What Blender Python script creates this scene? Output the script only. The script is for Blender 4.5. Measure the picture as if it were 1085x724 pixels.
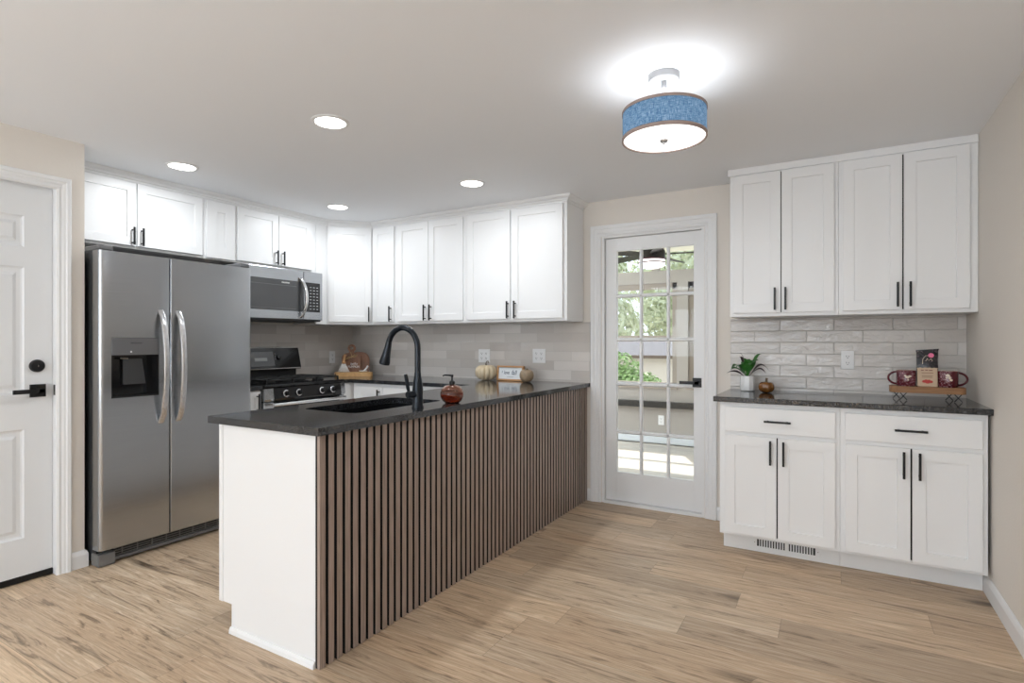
import bpy, bmesh, math, random
from mathutils import Vector, Matrix
R = math.radians
PI = math.pi
random.seed(7)
sc = bpy.context.scene
for o in list(bpy.data.objects):
    bpy.data.objects.remove(o)
C = sc.collection

# ------------------------------------------------------------ camera, world, lights, exposure
cam_d = bpy.data.cameras.new('camera')
cam_d.sensor_width = 36
cam_d.lens = 587.03 / 1085 * 36
cam_d.shift_y = 0.0005
cam_d.clip_start = 0.02
cam = bpy.data.objects.new('camera', cam_d)
cam.location = (0, 0, 1.2313)
cam.rotation_euler = (R(90), 0, R(30.2356))
C.objects.link(cam)
sc.camera = cam
sc.view_settings.view_transform = 'Standard'
sc.view_settings.look = 'None'
sc.view_settings.gamma = 1
sc.view_settings.use_curve_mapping = False
sc.view_settings.exposure = 0.08
sc.cycles.use_denoising = True
sc.cycles.max_bounces = 10
sc.cycles.diffuse_bounces = 6
sc.cycles.glossy_bounces = 5
sc.cycles.transmission_bounces = 8
sc.cycles.transparent_max_bounces = 16
sc.cycles.sample_clamp_indirect = 6

world = bpy.data.worlds.new('sky')
sc.world = world
world.use_nodes = True
bg = world.node_tree.nodes['Background']
bg.inputs[0].default_value = (0.80, 0.90, 1.0, 1)
bg.inputs[1].default_value = 1.8


def lamp(name, kind, loc, energy, color=(1, 1, 1), rot=(0, 0, 0), size=None, size_y=None, shape=None, spread=None):
    d = bpy.data.lights.new(name, kind)
    d.energy = energy
    d.color = color
    if kind == 'AREA':
        d.shape = shape or 'RECTANGLE'
        d.size = size
        if size_y:
            d.size_y = size_y
        if spread:
            d.spread = spread
    elif kind == 'POINT':
        d.shadow_soft_size = size or 0.05
    elif kind == 'SUN':
        d.angle = R(1.0)
    o = bpy.data.objects.new(name, d)
    o.location = loc
    o.rotation_euler = rot
    C.objects.link(o)
    return o


DAY = (0.80, 0.90, 1.0)
WARM = (0.90, 0.955, 1.0)
# sun outside, high behind the sunroom
lamp('sun', 'SUN', (0, 12, 8), 6.5, (1, 0.96, 0.9), (R(-42), R(0), R(25)))
# daylight entering by the two windows of the wall behind the camera
lamp('daylight_window_wide', 'AREA', (-1.0, -4.93, 1.45), 55, DAY, (R(122), 0, 0), 1.9, 1.5)
lamp('daylight_window_narrow', 'AREA', (-2.9, -4.93, 1.45), 28, DAY, (R(115), 0, 0), 0.8, 1.2)
# two fill lights added behind the camera, without fixtures: one aimed up, one down
lamp('ceiling_bounce_fill', 'AREA', (-1.2, -2.9, 0.7), 120, (0.76, 0.88, 1), (R(180), 0, 0), 0.45, None, 'DISK')
lamp('rear_overhead_fill', 'AREA', (-2.5, -2.8, 2.28), 26, (0.85, 0.93, 1), (0, 0, 0), 1.2, 0.6)
# daylight falling through the sunroom's own windows
lamp('daylight_sunroom', 'AREA', (-4.9, 5.4, 1.4), 115, DAY, (R(90), 0, R(-90)), 2.0, 1.3)
CAN_W = 5.9
PENDANT_W = 3.0
CANS = [(-2.143, 1.904), (-3.471, 1.924), (-3.435, 3.128), (-2.137, 3.123)]

# ------------------------------------------------------------ dimensions
WY = 4.029      # back wall
XR = 0.647      # right wall
XL = -3.557     # wall with the panelled door
XK = -4.215     # kitchen wall
CZ = 2.315      # ceiling
YR = -5.0       # wall behind the camera
SY = 6.70       # sunroom far wall


# ------------------------------------------------------------ materials
def nt(name):
    m = bpy.data.materials.new(name)
    m.use_nodes = True
    t = m.node_tree
    return m, t, t.nodes['Principled BSDF']


def mat(name, col, rough=0.5, metal=0.0, spec=None, bump=None, var=None, coat=None, trans=None, ior=None):
    m, t, b = nt(name)
    b.inputs['Base Color'].default_value = (*col, 1)
    b.inputs['Roughness'].default_value = rough
    b.inputs['Metallic'].default_value = metal
    if spec is not None:
        b.inputs['Specular IOR Level'].default_value = spec
    if coat:
        b.inputs['Coat Weight'].default_value = coat
        b.inputs['Coat Roughness'].default_value = 0.05
    if trans:
        b.inputs['Transmission Weight'].default_value = trans
    if ior:
        b.inputs['IOR'].default_value = ior
    if bump or var:
        g = t.nodes.new('ShaderNodeNewGeometry')
        n = t.nodes.new('ShaderNodeTexNoise')
        n.inputs['Scale'].default_value = (bump or var)[0]
        n.inputs['Detail'].default_value = 4
        t.links.new(g.outputs['Position'], n.inputs['Vector'])
        if bump:
            bp = t.nodes.new('ShaderNodeBump')
            bp.inputs['Strength'].default_value = bump[1]
            bp.inputs['Distance'].default_value = 0.002
            t.links.new(n.outputs[0], bp.inputs['Height'])
            t.links.new(bp.outputs[0], b.inputs['Normal'])
        if var:
            r = t.nodes.new('ShaderNodeMapRange')
            r.inputs['To Min'].default_value = 1 - var[1]
            r.inputs['To Max'].default_value = 1 + var[1]
            mx = t.nodes.new('ShaderNodeVectorMath')
            mx.operation = 'SCALE'
            mx.inputs[0].default_value = col
            t.links.new(n.outputs[0], r.inputs[0])
            t.links.new(r.outputs[0], mx.inputs['Scale'])
            t.links.new(mx.outputs[0], b.inputs['Base Color'])
    return m


class N:
    """small node helper"""
    def __init__(s, t):
        s.t = t

    def node(s, kind, **kw):
        n = s.t.nodes.new(kind)
        for k, v in kw.items():
            setattr(n, k, v)
        return n

    def put(s, sock, v):
        if hasattr(v, 'is_linked') or hasattr(v, 'links'):
            s.t.links.new(v, sock)
        else:
            sock.default_value = v

    def math(s, op, a, b=0.0, c=None):
        n = s.node('ShaderNodeMath', operation=op)
        s.put(n.inputs[0], a)
        s.put(n.inputs[1], b)
        if c is not None:
            s.put(n.inputs[2], c)
        return n.outputs[0]

    def pos(s):
        g = s.node('ShaderNodeNewGeometry')
        x = s.node('ShaderNodeSeparateXYZ')
        s.t.links.new(g.outputs['Position'], x.inputs[0])
        return x.outputs

    def vec(s, a, b, c=0.0):
        n = s.node('ShaderNodeCombineXYZ')
        for i, v in enumerate((a, b, c)):
            s.put(n.inputs[i], v)
        return n.outputs[0]

    def noise(s, v, scale, detail=3, rough=0.5, dist=0.0):
        n = s.node('ShaderNodeTexNoise')
        s.t.links.new(v, n.inputs['Vector'])
        n.inputs['Scale'].default_value = scale
        n.inputs['Detail'].default_value = detail
        n.inputs['Roughness'].default_value = rough
        n.inputs['Distortion'].default_value = dist
        return n.outputs[0]

    def white(s, v):
        n = s.node('ShaderNodeTexWhiteNoise')
        s.t.links.new(v, n.inputs['Vector'])
        return n.outputs['Value']

    def ramp(s, f, stops, interp='LINEAR'):
        n = s.node('ShaderNodeValToRGB')
        e = n.color_ramp.elements
        n.color_ramp.interpolation = interp
        while len(e) < len(stops):
            e.new(0.5)
        for el, (p, c) in zip(e, stops):
            el.position = p
            el.color = (*c, 1)
        s.put(n.inputs[0], f)
        return n.outputs[0]

    def mix(s, f, a, b, mode='MIX'):
        n = s.node('ShaderNodeMix', data_type='RGBA', blend_type=mode)
        s.put(n.inputs[0], f)
        for i, v in ((6, a), (7, b)):
            if isinstance(v, tuple):
                n.inputs[i].default_value = (*v, 1)
            else:
                s.t.links.new(v, n.inputs[i])
        return n.outputs[2]

    def bump(s, h, strength, dist=0.002):
        n = s.node('ShaderNodeBump')
        n.inputs['Strength'].default_value = strength
        n.inputs['Distance'].default_value = dist
        s.t.links.new(h, n.inputs['Height'])
        return n.outputs[0]


def plank_mat(name, base, dark, light, w=0.182, L=1.22, rough=0.42, knots=True):
    m, t, b = nt(name)
    k = N(t)
    P = k.pos()
    row = k.math('FLOOR', k.math('DIVIDE', P[1], w))
    off = k.math('MULTIPLY', k.white(k.vec(row, 3.3)), L)
    xs = k.math('DIVIDE', k.math('ADD', P[0], off), L)
    idx = k.math('FLOOR', xs)
    rnd = k.white(k.vec(row, idx, 1.7))
    fr = k.math('FRACT', k.math('DIVIDE', P[1], w))
    fx = k.math('FRACT', xs)
    # long grain, shifted plank by plank
    gv = k.vec(k.math('ADD', k.math('MULTIPLY', P[0], 1.0), k.math('MULTIPLY', rnd, 37)),
               k.math('MULTIPLY', k.math('ADD', P[1], rnd), 10.0), k.math('MULTIPLY', rnd, 11))
    g1 = k.noise(gv, 2.0, 8, 0.68, 1.8)
    gv2 = k.vec(k.math('MULTIPLY', P[0], 3.0), k.math('MULTIPLY', k.math('ADD', P[1], rnd), 90.0), rnd)
    g2 = k.noise(gv2, 1.6, 4, 0.7)
    col = k.ramp(g1, [(0.24, tuple(c * 0.45 for c in dark)), (0.37, dark), (0.455, base), (0.53, base), (0.64, light)])
    col = k.mix(0.30, col, k.ramp(g2, [(0.34, tuple(c * 0.8 for c in dark)), (0.60, light)]), 'MIX')
    tint = k.ramp(rnd, [(0.0, (0.78, 0.75, 0.72)), (0.35, (1.0, 0.99, 0.97)), (0.7, (0.90, 0.84, 0.78)), (1.0, (1.10, 1.06, 1.0))])
    col = k.mix(1.0, col, tint, 'MULTIPLY')
    if knots:
        v = k.node('ShaderNodeTexVoronoi')
        v.inputs['Scale'].default_value = 1.0
        k.t.links.new(k.vec(k.math('ADD', k.math('MULTIPLY', P[0], 1.15), rnd), k.math('MULTIPLY', P[1], 4.6), 0.0), v.inputs['Vector'])
        ks = k.ramp(v.outputs['Distance'], [(0.0, (1, 1, 1)), (0.07, (0.8, 0.8, 0.8)), (0.22, (0.0, 0.0, 0.0))])
        sel = k.math('GREATER_THAN', k.noise(k.vec(P[0], P[1], 5.0), 1.3, 1), 0.5)
        nz = k.noise(gv, 9.0, 4, 0.7, 0.5)
        kf = k.math('MULTIPLY', k.math('MULTIPLY', ks, sel), nz)
        col = k.mix(k.math('MINIMUM', k.math('MULTIPLY', kf, 2.0), 0.9), col, tuple(c * 0.28 for c in dark))
    seam = k.math('MAXIMUM', k.math('LESS_THAN', fr, 0.010), k.math('LESS_THAN', fx, 0.0016))
    col = k.mix(k.math('MULTIPLY', seam, 0.45), col, tuple(c * 0.35 for c in dark))
    t.links.new(col, b.inputs['Base Color'])
    b.inputs['Roughness'].default_value = rough
    b.inputs['Specular IOR Level'].default_value = 0.45
    h = k.math('SUBTRACT', g2, k.math('MULTIPLY', seam, 1.5))
    t.links.new(k.bump(h, 0.25, 0.0015), b.inputs['Normal'])
    return m


def tile_mat(name, axis, x0, z0, tw=0.306, th=0.0745, wav=0.55):
    m, t, b = nt(name)
    k = N(t)
    P = k.pos()
    u = k.math('DIVIDE', k.math('SUBTRACT', P[axis], x0), tw)
    v = k.math('DIVIDE', k.math('SUBTRACT', P[2], z0), th)
    row = k.math('FLOOR', v)
    u2 = k.math('ADD', u, k.math('MULTIPLY', k.math('FLOORED_MODULO', row, 2.0), 0.5))
    idx = k.math('FLOOR', u2)
    rnd = k.white(k.vec(row, idx, 2.2))
    fu = k.math('FRACT', u2)
    fv = k.math('FRACT', v)
    du = k.math('MULTIPLY', k.math('MINIMUM', fu, k.math('SUBTRACT', 1.0, fu)), tw)
    dv = k.math('MULTIPLY', k.math('MINIMUM', fv, k.math('SUBTRACT', 1.0, fv)), th)
    dd = k.math('MINIMUM', du, dv)
    grout = k.math('LESS_THAN', dd, 0.0013)
    nv = k.vec(k.math('ADD', k.math('MULTIPLY', P[axis], 1.0), k.math('MULTIPLY', rnd, 9)), k.math('MULTIPLY', P[2], 2.2), k.math('MULTIPLY', rnd, 5))
    n1 = k.noise(nv, 13, 4, 0.6, 0.8)
    n2 = k.noise(nv, 32, 2, 0.5)
    c = k.ramp(rnd, [(0.0, (0.50, 0.455, 0.42)), (0.5, (0.60, 0.56, 0.52)), (1.0, (0.70, 0.66, 0.625))])
    c = k.mix(k.math('MULTIPLY', n1, 0.35), c, (0.64, 0.61, 0.58))
    c = k.mix(k.math('MULTIPLY', grout, 0.8), c, (0.44, 0.42, 0.40))
    t.links.new(c, b.inputs['Base Color'])
    t.links.new(k.math('ADD', k.math('MULTIPLY', grout, 0.5), 0.09), b.inputs['Roughness'])
    b.inputs['Specular IOR Level'].default_value = 0.6
    edge = k.math('MINIMUM', k.math('DIVIDE', dd, 0.004), 1.0)
    h = k.math('ADD', k.math('ADD', k.math('MULTIPLY', n1, 1.4), k.math('MULTIPLY', n2, 0.35)), k.math('MULTIPLY', edge, 0.5))
    h = k.math('ADD', h, k.math('MULTIPLY', k.math('MULTIPLY', k.math('SUBTRACT', rnd, 0.5), fv), 0.6))
    t.links.new(k.bump(h, wav, 0.004), b.inputs['Normal'])
    return m


def granite_mat():
    m, t, b = nt('black_granite')
    k = N(t)
    P = k.pos()
    v = k.vec(P[0], P[1], P[2])
    n1 = k.noise(v, 6, 6, 0.75, 0.7)
    n2 = k.noise(v, 170, 3, 0.7)
    c = k.ramp(n1, [(0.3, (0.007, 0.008, 0.010)), (0.62, (0.017, 0.018, 0.020)), (0.8, (0.036, 0.035, 0.035))])
    n3 = k.noise(v, 55, 4, 0.75, 0.4)
    sp = k.ramp(n2, [(0.54, (0, 0, 0)), (0.68, (1, 1, 1))])
    c = k.mix(k.math('MULTIPLY', k.ramp(n3, [(0.50, (0, 0, 0)), (0.68, (1, 1, 1))]), 0.6), c, (0.050, 0.055, 0.064))
    c = k.mix(k.math('MULTIPLY', sp, 0.4), c, (0.22, 0.22, 0.23))
    t.links.new(c, b.inputs['Base Color'])
    t.links.new(k.math('ADD', 0.04, k.math('MULTIPLY', n2, 0.12)), b.inputs['Roughness'])
    b.inputs['Specular IOR Level'].default_value = 0.75
    return m


def wood_mat(name, c0, c1, axis=2, scale=1.0, rough=0.5, stretch=14):
    m, t, b = nt(name)
    k = N(t)
    P = k.pos()
    q = [k.math('MULTIPLY', P[i], 1.0 if i == axis else float(stretch)) for i in range(3)]
    v = k.vec(*q)
    n = k.noise(v, 4.5 * scale, 5, 0.65, 1.0)
    t.links.new(k.ramp(n, [(0.3, c0), (0.7, c1)]), b.inputs['Base Color'])
    b.inputs['Roughness'].default_value = rough
    t.links.new(k.bump(n, 0.2, 0.001), b.inputs['Normal'])
    return m


def steel_mat(name, axis, col=(0.44, 0.455, 0.475), rough=0.24, streak=160):
    """brushed steel: fine streaks along the given axis"""
    m, t, b = nt(name)
    k = N(t)
    P = k.pos()
    q = [k.math('MULTIPLY', P[i], 1.0 if i == axis else float(streak)) for i in range(3)]
    n = k.noise(k.vec(*q), 3, 3, 0.6)
    b.inputs['Metallic'].default_value = 1
    t.links.new(k.ramp(n, [(0.3, tuple(c * 0.94 for c in col)), (0.7, tuple(min(1, c * 1.05) for c in col))]), b.inputs['Base Color'])
    t.links.new(k.math('ADD', rough - 0.04, k.math('MULTIPLY', n, 0.08)), b.inputs['Roughness'])
    b.inputs['Anisotropic'].default_value = 0.5
    t.links.new(k.bump(n, 0.06, 0.0005), b.inputs['Normal'])
    return m


def emit_mat(name, col, strength, base=None):
    m, t, b = nt(name)
    b.inputs['Base Color'].default_value = (*(base or col), 1)
    b.inputs['Emission Color'].default_value = (*col, 1)
    b.inputs['Emission Strength'].default_value = strength
    return m


def glass_mat(name, tint=(1, 1, 1), ior=1.45, refl=1.0):
    """thin window glass: clear, with real fresnel reflection"""
    m = bpy.data.materials.new(name)
    m.use_nodes = True
    t = m.node_tree
    t.nodes.clear()
    o = t.nodes.new('ShaderNodeOutputMaterial')
    tr = t.nodes.new('ShaderNodeBsdfTransparent')
    tr.inputs[0].default_value = (*tint, 1)
    gl = t.nodes.new('ShaderNodeBsdfGlossy')
    gl.inputs['Roughness'].default_value = 0.0
    fr = t.nodes.new('ShaderNodeFresnel')
    fr.inputs['IOR'].default_value = ior
    mx = t.nodes.new('ShaderNodeMixShader')
    t.links.new(fr.outputs[0], mx.inputs[0])
    t.links.new(tr.outputs[0], mx.inputs[1])
    t.links.new(gl.outputs[0], mx.inputs[2])
    t.links.new(mx.outputs[0], o.inputs[0])
    return m


def shade_mat():
    """woven blue fabric of the lamp shade, lit through by the bulb inside"""
    m = bpy.data.materials.new('blue_woven_shade')
    m.use_nodes = True
    t = m.node_tree
    t.nodes.clear()
    k = N(t)
    o = t.nodes.new('ShaderNodeOutputMaterial')
    tc = t.nodes.new('ShaderNodeTexCoord')
    x = t.nodes.new('ShaderNodeSeparateXYZ')
    t.links.new(tc.outputs['Object'], x.inputs[0])
    ang = k.math('ARCTAN2', x.outputs[1], x.outputs[0])
    h = k.noise(k.vec(k.math('MULTIPLY', ang, 2.2), k.math('MULTIPLY', x.outputs[2], 260.0), 0.0), 3.0, 3, 0.7)
    v = k.noise(k.vec(k.math('MULTIPLY', ang, 60.0), k.math('MULTIPLY', x.outputs[2], 18.0), 3.0), 2.0, 3, 0.7)
    f = k.math('MULTIPLY', k.math('ADD', h, v), 0.5)
    col = k.ramp(f, [(0.38, (0.012, 0.042, 0.09)), (0.50, (0.055, 0.115, 0.19)), (0.62, (0.27, 0.33, 0.39))])
    tl = t.nodes.new('ShaderNodeBsdfTranslucent')
    df = t.nodes.new('ShaderNodeBsdfDiffuse')
    t.links.new(col, tl.inputs[0])
    t.links.new(col, df.inputs[0])
    mx = t.nodes.new('ShaderNodeMixShader')
    mx.inputs[0].default_value = 0.5
    t.links.new(tl.outputs[0], mx.inputs[1])
    t.links.new(df.outputs[0], mx.inputs[2])
    t.links.new(mx.outputs[0], o.inputs[0])
    return m


def speckle_mat(name, base, marks, scale=90, rough=0.3, thr=0.55, side=None):
    m, t, b = nt(name)
    k = N(t)
    tc = t.nodes.new('ShaderNodeTexCoord')
    n = k.noise(tc.outputs['Object'], scale, 3, 0.6, 2.0)
    f = k.ramp(n, [(thr, (0, 0, 0)), (thr + 0.05, (1, 1, 1))])
    if side is not None:
        x = t.nodes.new('ShaderNodeSeparateXYZ')
        t.links.new(tc.outputs['Object'], x.inputs[0])
        f = k.math('MULTIPLY', f, k.math('LESS_THAN', x.outputs[0], side))
    t.links.new(k.mix(f, base, marks), b.inputs['Base Color'])
    b.inputs['Roughness'].default_value = rough
    return m


M = {}
M['white'] = mat('white_cabinet_paint', (0.83, 0.83, 0.83), 0.38)
M['trim'] = mat('white_trim_paint', (0.80, 0.80, 0.80), 0.40)
M['door'] = mat('white_door_paint', (0.76, 0.77, 0.78), 0.42)
M['wall'] = mat('beige_wall_paint', (0.745, 0.695, 0.635), 0.75, bump=(90, 0.35))
M['ceil'] = mat('ceiling_paint', (0.87, 0.885, 0.91), 0.8, bump=(60, 0.15))
M['floor'] = plank_mat('oak_planks', (0.57, 0.42, 0.285), (0.20, 0.130, 0.078), (0.74, 0.61, 0.46))
M['sunfloor'] = plank_mat('pale_planks', (0.62, 0.60, 0.57), (0.5, 0.48, 0.45), (0.72, 0.70, 0.68), knots=False, rough=0.35)
M['tile_h'] = tile_mat('hutch_tile', 0, -0.464, 1.3775, wav=1.0)
M['tile_b'] = tile_mat('back_tile', 0, -1.80, 1.3775, wav=0.35)
M['tile_k'] = tile_mat('side_tile', 1, 3.90, 1.3775, wav=0.35)
M['granite'] = granite_mat()
M['slat'] = wood_mat('slat_walnut', (0.20, 0.148, 0.122), (0.45, 0.352, 0.30), 2, 1.0, 0.38, 45)
M['felt'] = mat('black_felt', (0.006, 0.006, 0.007), 0.95)
M['black'] = mat('matte_black_metal', (0.012, 0.012, 0.013), 0.38, 0.4)
M['blackgloss'] = mat('black_enamel', (0.010, 0.010, 0.011), 0.10)
M['blackmatte'] = mat('black_cast_iron', (0.014, 0.014, 0.014), 0.6)
M['faucet'] = mat('faucet_matte_black', (0.018, 0.022, 0.028), 0.30, 0.6)
M['steel'] = steel_mat('brushed_steel', 1)
M['steelv'] = steel_mat('brushed_steel_handle', 2, (0.62, 0.62, 0.63), 0.28)
M['steelb'] = mat('polished_steel', (0.72, 0.72, 0.73), 0.16, 1)
M['fridgeside'] = mat('dark_grey_fridge_side', (0.055, 0.056, 0.058), 0.45, 0.3)
M['greyplastic'] = mat('grey_plastic', (0.16, 0.155, 0.15), 0.45)
M['darkglass'] = mat('smoked_oven_glass', (0.045, 0.046, 0.048), 0.06, spec=0.8)
M['panelgrey'] = mat('grey_control_panel', (0.17, 0.17, 0.175), 0.35, 0.5)
M['plate'] = mat('white_outlet_plastic', (0.82, 0.82, 0.82), 0.35)
M['slot'] = mat('dark_slot', (0.03, 0.03, 0.03), 0.6)
M['glass'] = glass_mat('window_glass', ior=1.22)
M['gap'] = mat('dark_gap', (0.01, 0.01, 0.01), 0.9)
M['lens'] = emit_mat('lit_lamp_lens', (1.0, 0.97, 0.93), 9, (1, 1, 1))
M['lens2'] = emit_mat('lit_pendant_diffuser', (1.0, 0.99, 0.98), 1.1, (0.9, 0.9, 0.9))
M['shade'] = shade_mat()
M['band'] = mat('taupe_shade_band', (0.33, 0.25, 0.22), 0.6)
M['canopy'] = mat('satin_nickel_canopy', (0.42, 0.42, 0.43), 0.5)
M['chrome'] = mat('brushed_nickel', (0.5, 0.5, 0.5), 0.25, 1)
M['lcd'] = mat('grey_display', (0.35, 0.36, 0.36), 0.25)
M['amber'] = mat('amber_glass', (0.68, 0.42, 0.32), 0.02, trans=1.0, ior=1.45)
M['soap'] = mat('orange_amber_soap', (0.50, 0.12, 0.03), 0.05, trans=0.8, ior=1.33)
M['amber2'] = mat('brown_amber_glass', (0.20, 0.075, 0.012), 0.08, coat=0.8, var=(40, 0.45))
M['cream'] = mat('cream_pumpkin_skin', (0.62, 0.51, 0.35), 0.55, var=(30, 0.22))
M['creamd'] = mat('mottled_pumpkin_skin', (0.30, 0.22, 0.14), 0.5, var=(55, 0.4))
M['stem'] = mat('dry_stem', (0.13, 0.095, 0.06), 0.8)
M['honey'] = wood_mat('honey_wood', (0.50, 0.27, 0.10), (0.72, 0.45, 0.20), 0, 1.0, 0.5, 10)
M['signw'] = wood_mat('sign_frame_wood', (0.36, 0.18, 0.07), (0.58, 0.32, 0.14), 0, 1.0, 0.5, 8)
M['darkw'] = wood_mat('dark_board_wood', (0.11, 0.040, 0.016), (0.27, 0.11, 0.045), 2, 1.0, 0.45, 10)
M['rustic'] = wood_mat('rustic_tray_wood', (0.22, 0.10, 0.042), (0.42, 0.22, 0.10), 0, 1.4, 0.6, 12)
M['paper'] = mat('white_sign_paper', (0.70, 0.73, 0.75), 0.6)
M['ink'] = mat('navy_ink', (0.015, 0.035, 0.07), 0.6)
M['whiteink'] = mat('white_paint_lettering', (0.85, 0.84, 0.82), 0.6)
M['twine'] = mat('jute_twine', (0.50, 0.34, 0.18), 0.9)
M['ceramic'] = mat('white_ceramic', (0.80, 0.80, 0.79), 0.25)
M['leaf'] = mat('green_leaf', (0.035, 0.16, 0.025), 0.35, var=(35, 0.5))
M['leafd'] = mat('dark_purple_leaf', (0.035, 0.012, 0.018), 0.35)
M['maroon'] = speckle_mat('maroon_patterned_glaze', (0.09, 0.008, 0.014), (0.38, 0.20, 0.24), 75, 0.2, 0.54)
M['maroon2'] = speckle_mat('maroon_glaze_part_patterned', (0.09, 0.008, 0.014), (0.45, 0.28, 0.32), 75, 0.2, 0.53, side=0.012)
M['maroonp'] = mat('plain_maroon_glaze', (0.085, 0.008, 0.014), 0.2)
M['kraft'] = mat('kraft_paper', (0.58, 0.43, 0.30), 0.75, var=(60, 0.1))
M['bag'] = speckle_mat('black_printed_foil', (0.012, 0.011, 0.013), (0.28, 0.20, 0.22), 60, 0.25, 0.60)
M['pink'] = mat('pink_print', (0.75, 0.16, 0.30), 0.5)
M['red'] = mat('red_berry_print', (0.45, 0.02, 0.015), 0.5)
M['brownink'] = mat('dark_red_print', (0.16, 0.04, 0.03), 0.6)
M['flower'] = mat('cream_print', (0.72, 0.60, 0.48), 0.4)
M['sunwall'] = mat('sunroom_wall_paint', (0.38, 0.35, 0.32), 0.8, bump=(140, 0.3))
M['sunframe'] = mat('taupe_window_frame', (0.30, 0.26, 0.22), 0.6)
M['sunceil'] = mat('cream_sunroom_ceiling', (0.74, 0.74, 0.62), 0.8)
M['ledge'] = mat('dark_ledge', (0.02, 0.018, 0.016), 0.4)
M['heater'] = mat('white_heater_enamel', (0.62, 0.66, 0.70), 0.4)
M['fan'] = mat('dark_bronze_fan', (0.02, 0.016, 0.015), 0.4, 0.4)
M['fanring'] = mat('plum_ring', (0.10, 0.02, 0.04), 0.4)
M['fanlight'] = emit_mat('lit_fan_bowl', (1, 0.97, 0.93), 2.0, (1, 1, 1))
M['bush'] = mat('bush_leaf', (0.22, 0.36, 0.11), 0.55, var=(6, 0.5))
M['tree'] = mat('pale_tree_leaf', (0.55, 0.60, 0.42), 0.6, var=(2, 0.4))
M['bark'] = mat('grey_bark', (0.20, 0.17, 0.14), 0.9)
M['patio'] = mat('pale_patio', (0.60, 0.56, 0.50), 0.85, var=(2, 0.1))
M['shed'] = mat('cream_shed_wall', (0.66, 0.60, 0.52), 0.8)
M['shingle'] = mat('grey_shingle', (0.10, 0.10, 0.115), 0.85, var=(14, 0.5))
M['fascia'] = mat('brown_fascia', (0.12, 0.085, 0.06), 0.7)
M['liner'] = mat('cabinet_gap_shadow_rubber', (0.03, 0.03, 0.03), 0.8)


# ------------------------------------------------------------ mesh helpers
def new():
    return bmesh.new()


def put(name, bm, material, parent=None, smooth=False, loc=None, rot=None, ang=35):
    me = bpy.data.meshes.new(name)
    bmesh.ops.recalc_face_normals(bm, faces=bm.faces)
    bm.to_mesh(me)
    bm.free()
    mats = material if isinstance(material, (list, tuple)) else [material]
    for m in mats:
        me.materials.append(m)
    if smooth:
        me.polygons.foreach_set('use_smooth', [True] * len(me.polygons))
        try:
            me.set_sharp_from_angle(angle=R(ang))
        except Exception:
            pass
    o = bpy.data.objects.new(name, me)
    C.objects.link(o)
    if parent:
        o.parent = parent
    if loc:
        o.location = loc
    if rot:
        o.rotation_euler = rot
    return o


def box(bm, x0, x1, y0, y1, z0, z1, bev=0.0, seg=1, mi=0):
    r = bmesh.ops.create_cube(bm, size=1.0)
    vs = r['verts']
    for v in vs:
        v.co = Vector((x0 + (v.co.x + 0.5) * (x1 - x0), y0 + (v.co.y + 0.5) * (y1 - y0), z0 + (v.co.z + 0.5) * (z1 - z0)))
    fs = set(f for v in vs for f in v.link_faces)
    for f in fs:
        f.material_index = mi
    if bev:
        es = set(e for v in vs for e in v.link_edges)
        bmesh.ops.bevel(bm, geom=list(es), offset=bev, segments=seg, affect='EDGES', profile=0.5)
    return vs


def bx(x0, x1, y0, y1, z0, z1, bev=0.0, seg=1):
    bm = new()
    box(bm, x0, x1, y0, y1, z0, z1, bev, seg)
    return bm


def prism(bm, pts, z0, z1):
    """vertical extrusion of an xy outline"""
    a = [bm.verts.new((p[0], p[1], z0)) for p in pts]
    b = [bm.verts.new((p[0], p[1], z1)) for p in pts]
    bm.faces.new(a)
    bm.faces.new(b)
    n = len(pts)
    for i in range(n):
        bm.faces.new((a[i], a[(i + 1) % n], b[(i + 1) % n], b[i]))


def prof(bm, pts, fn, t0, t1):
    """extrude a 2D profile; fn(p, t) -> xyz"""
    a = [bm.verts.new(fn(p, t0)) for p in pts]
    b = [bm.verts.new(fn(p, t1)) for p in pts]
    n = len(pts)
    for i in range(n):
        bm.faces.new((a[i], a[(i + 1) % n], b[(i + 1) % n], b[i]))
    bm.faces.new(a)
    bm.faces.new(b)


def sweep(bm, path, section, closed=False):
    """mitred sweep of a profile (outward offset d, height h) along an xy path at z=0; outward = left of travel"""
    rings = []
    n = len(path)
    for i in range(n):
        p = Vector(path[i])
        if i == 0:
            d = (Vector(path[1]) - p).normalized()
            nn = Vector((-d.y, d.x))
            s = 1
        elif i == n - 1:
            d = (p - Vector(path[i - 1])).normalized()
            nn = Vector((-d.y, d.x))
            s = 1
        else:
            d0 = (p - Vector(path[i - 1])).normalized()
            d1 = (Vector(path[i + 1]) - p).normalized()
            n0 = Vector((-d0.y, d0.x))
            n1 = Vector((-d1.y, d1.x))
            nn = (n0 + n1).normalized()
            s = 1 / max(0.3, nn.dot(n0))
        rings.append([bm.verts.new((p.x + nn.x * o * s, p.y + nn.y * o * s, h)) for (o, h) in section])
    m = len(section)
    for i in range(n - 1):
        for j in range(m):
            bm.faces.new((rings[i][j], rings[i][(j + 1) % m], rings[i + 1][(j + 1) % m], rings[i + 1][j]))
    bm.faces.new(rings[0])
    bm.faces.new(rings[-1])


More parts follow.
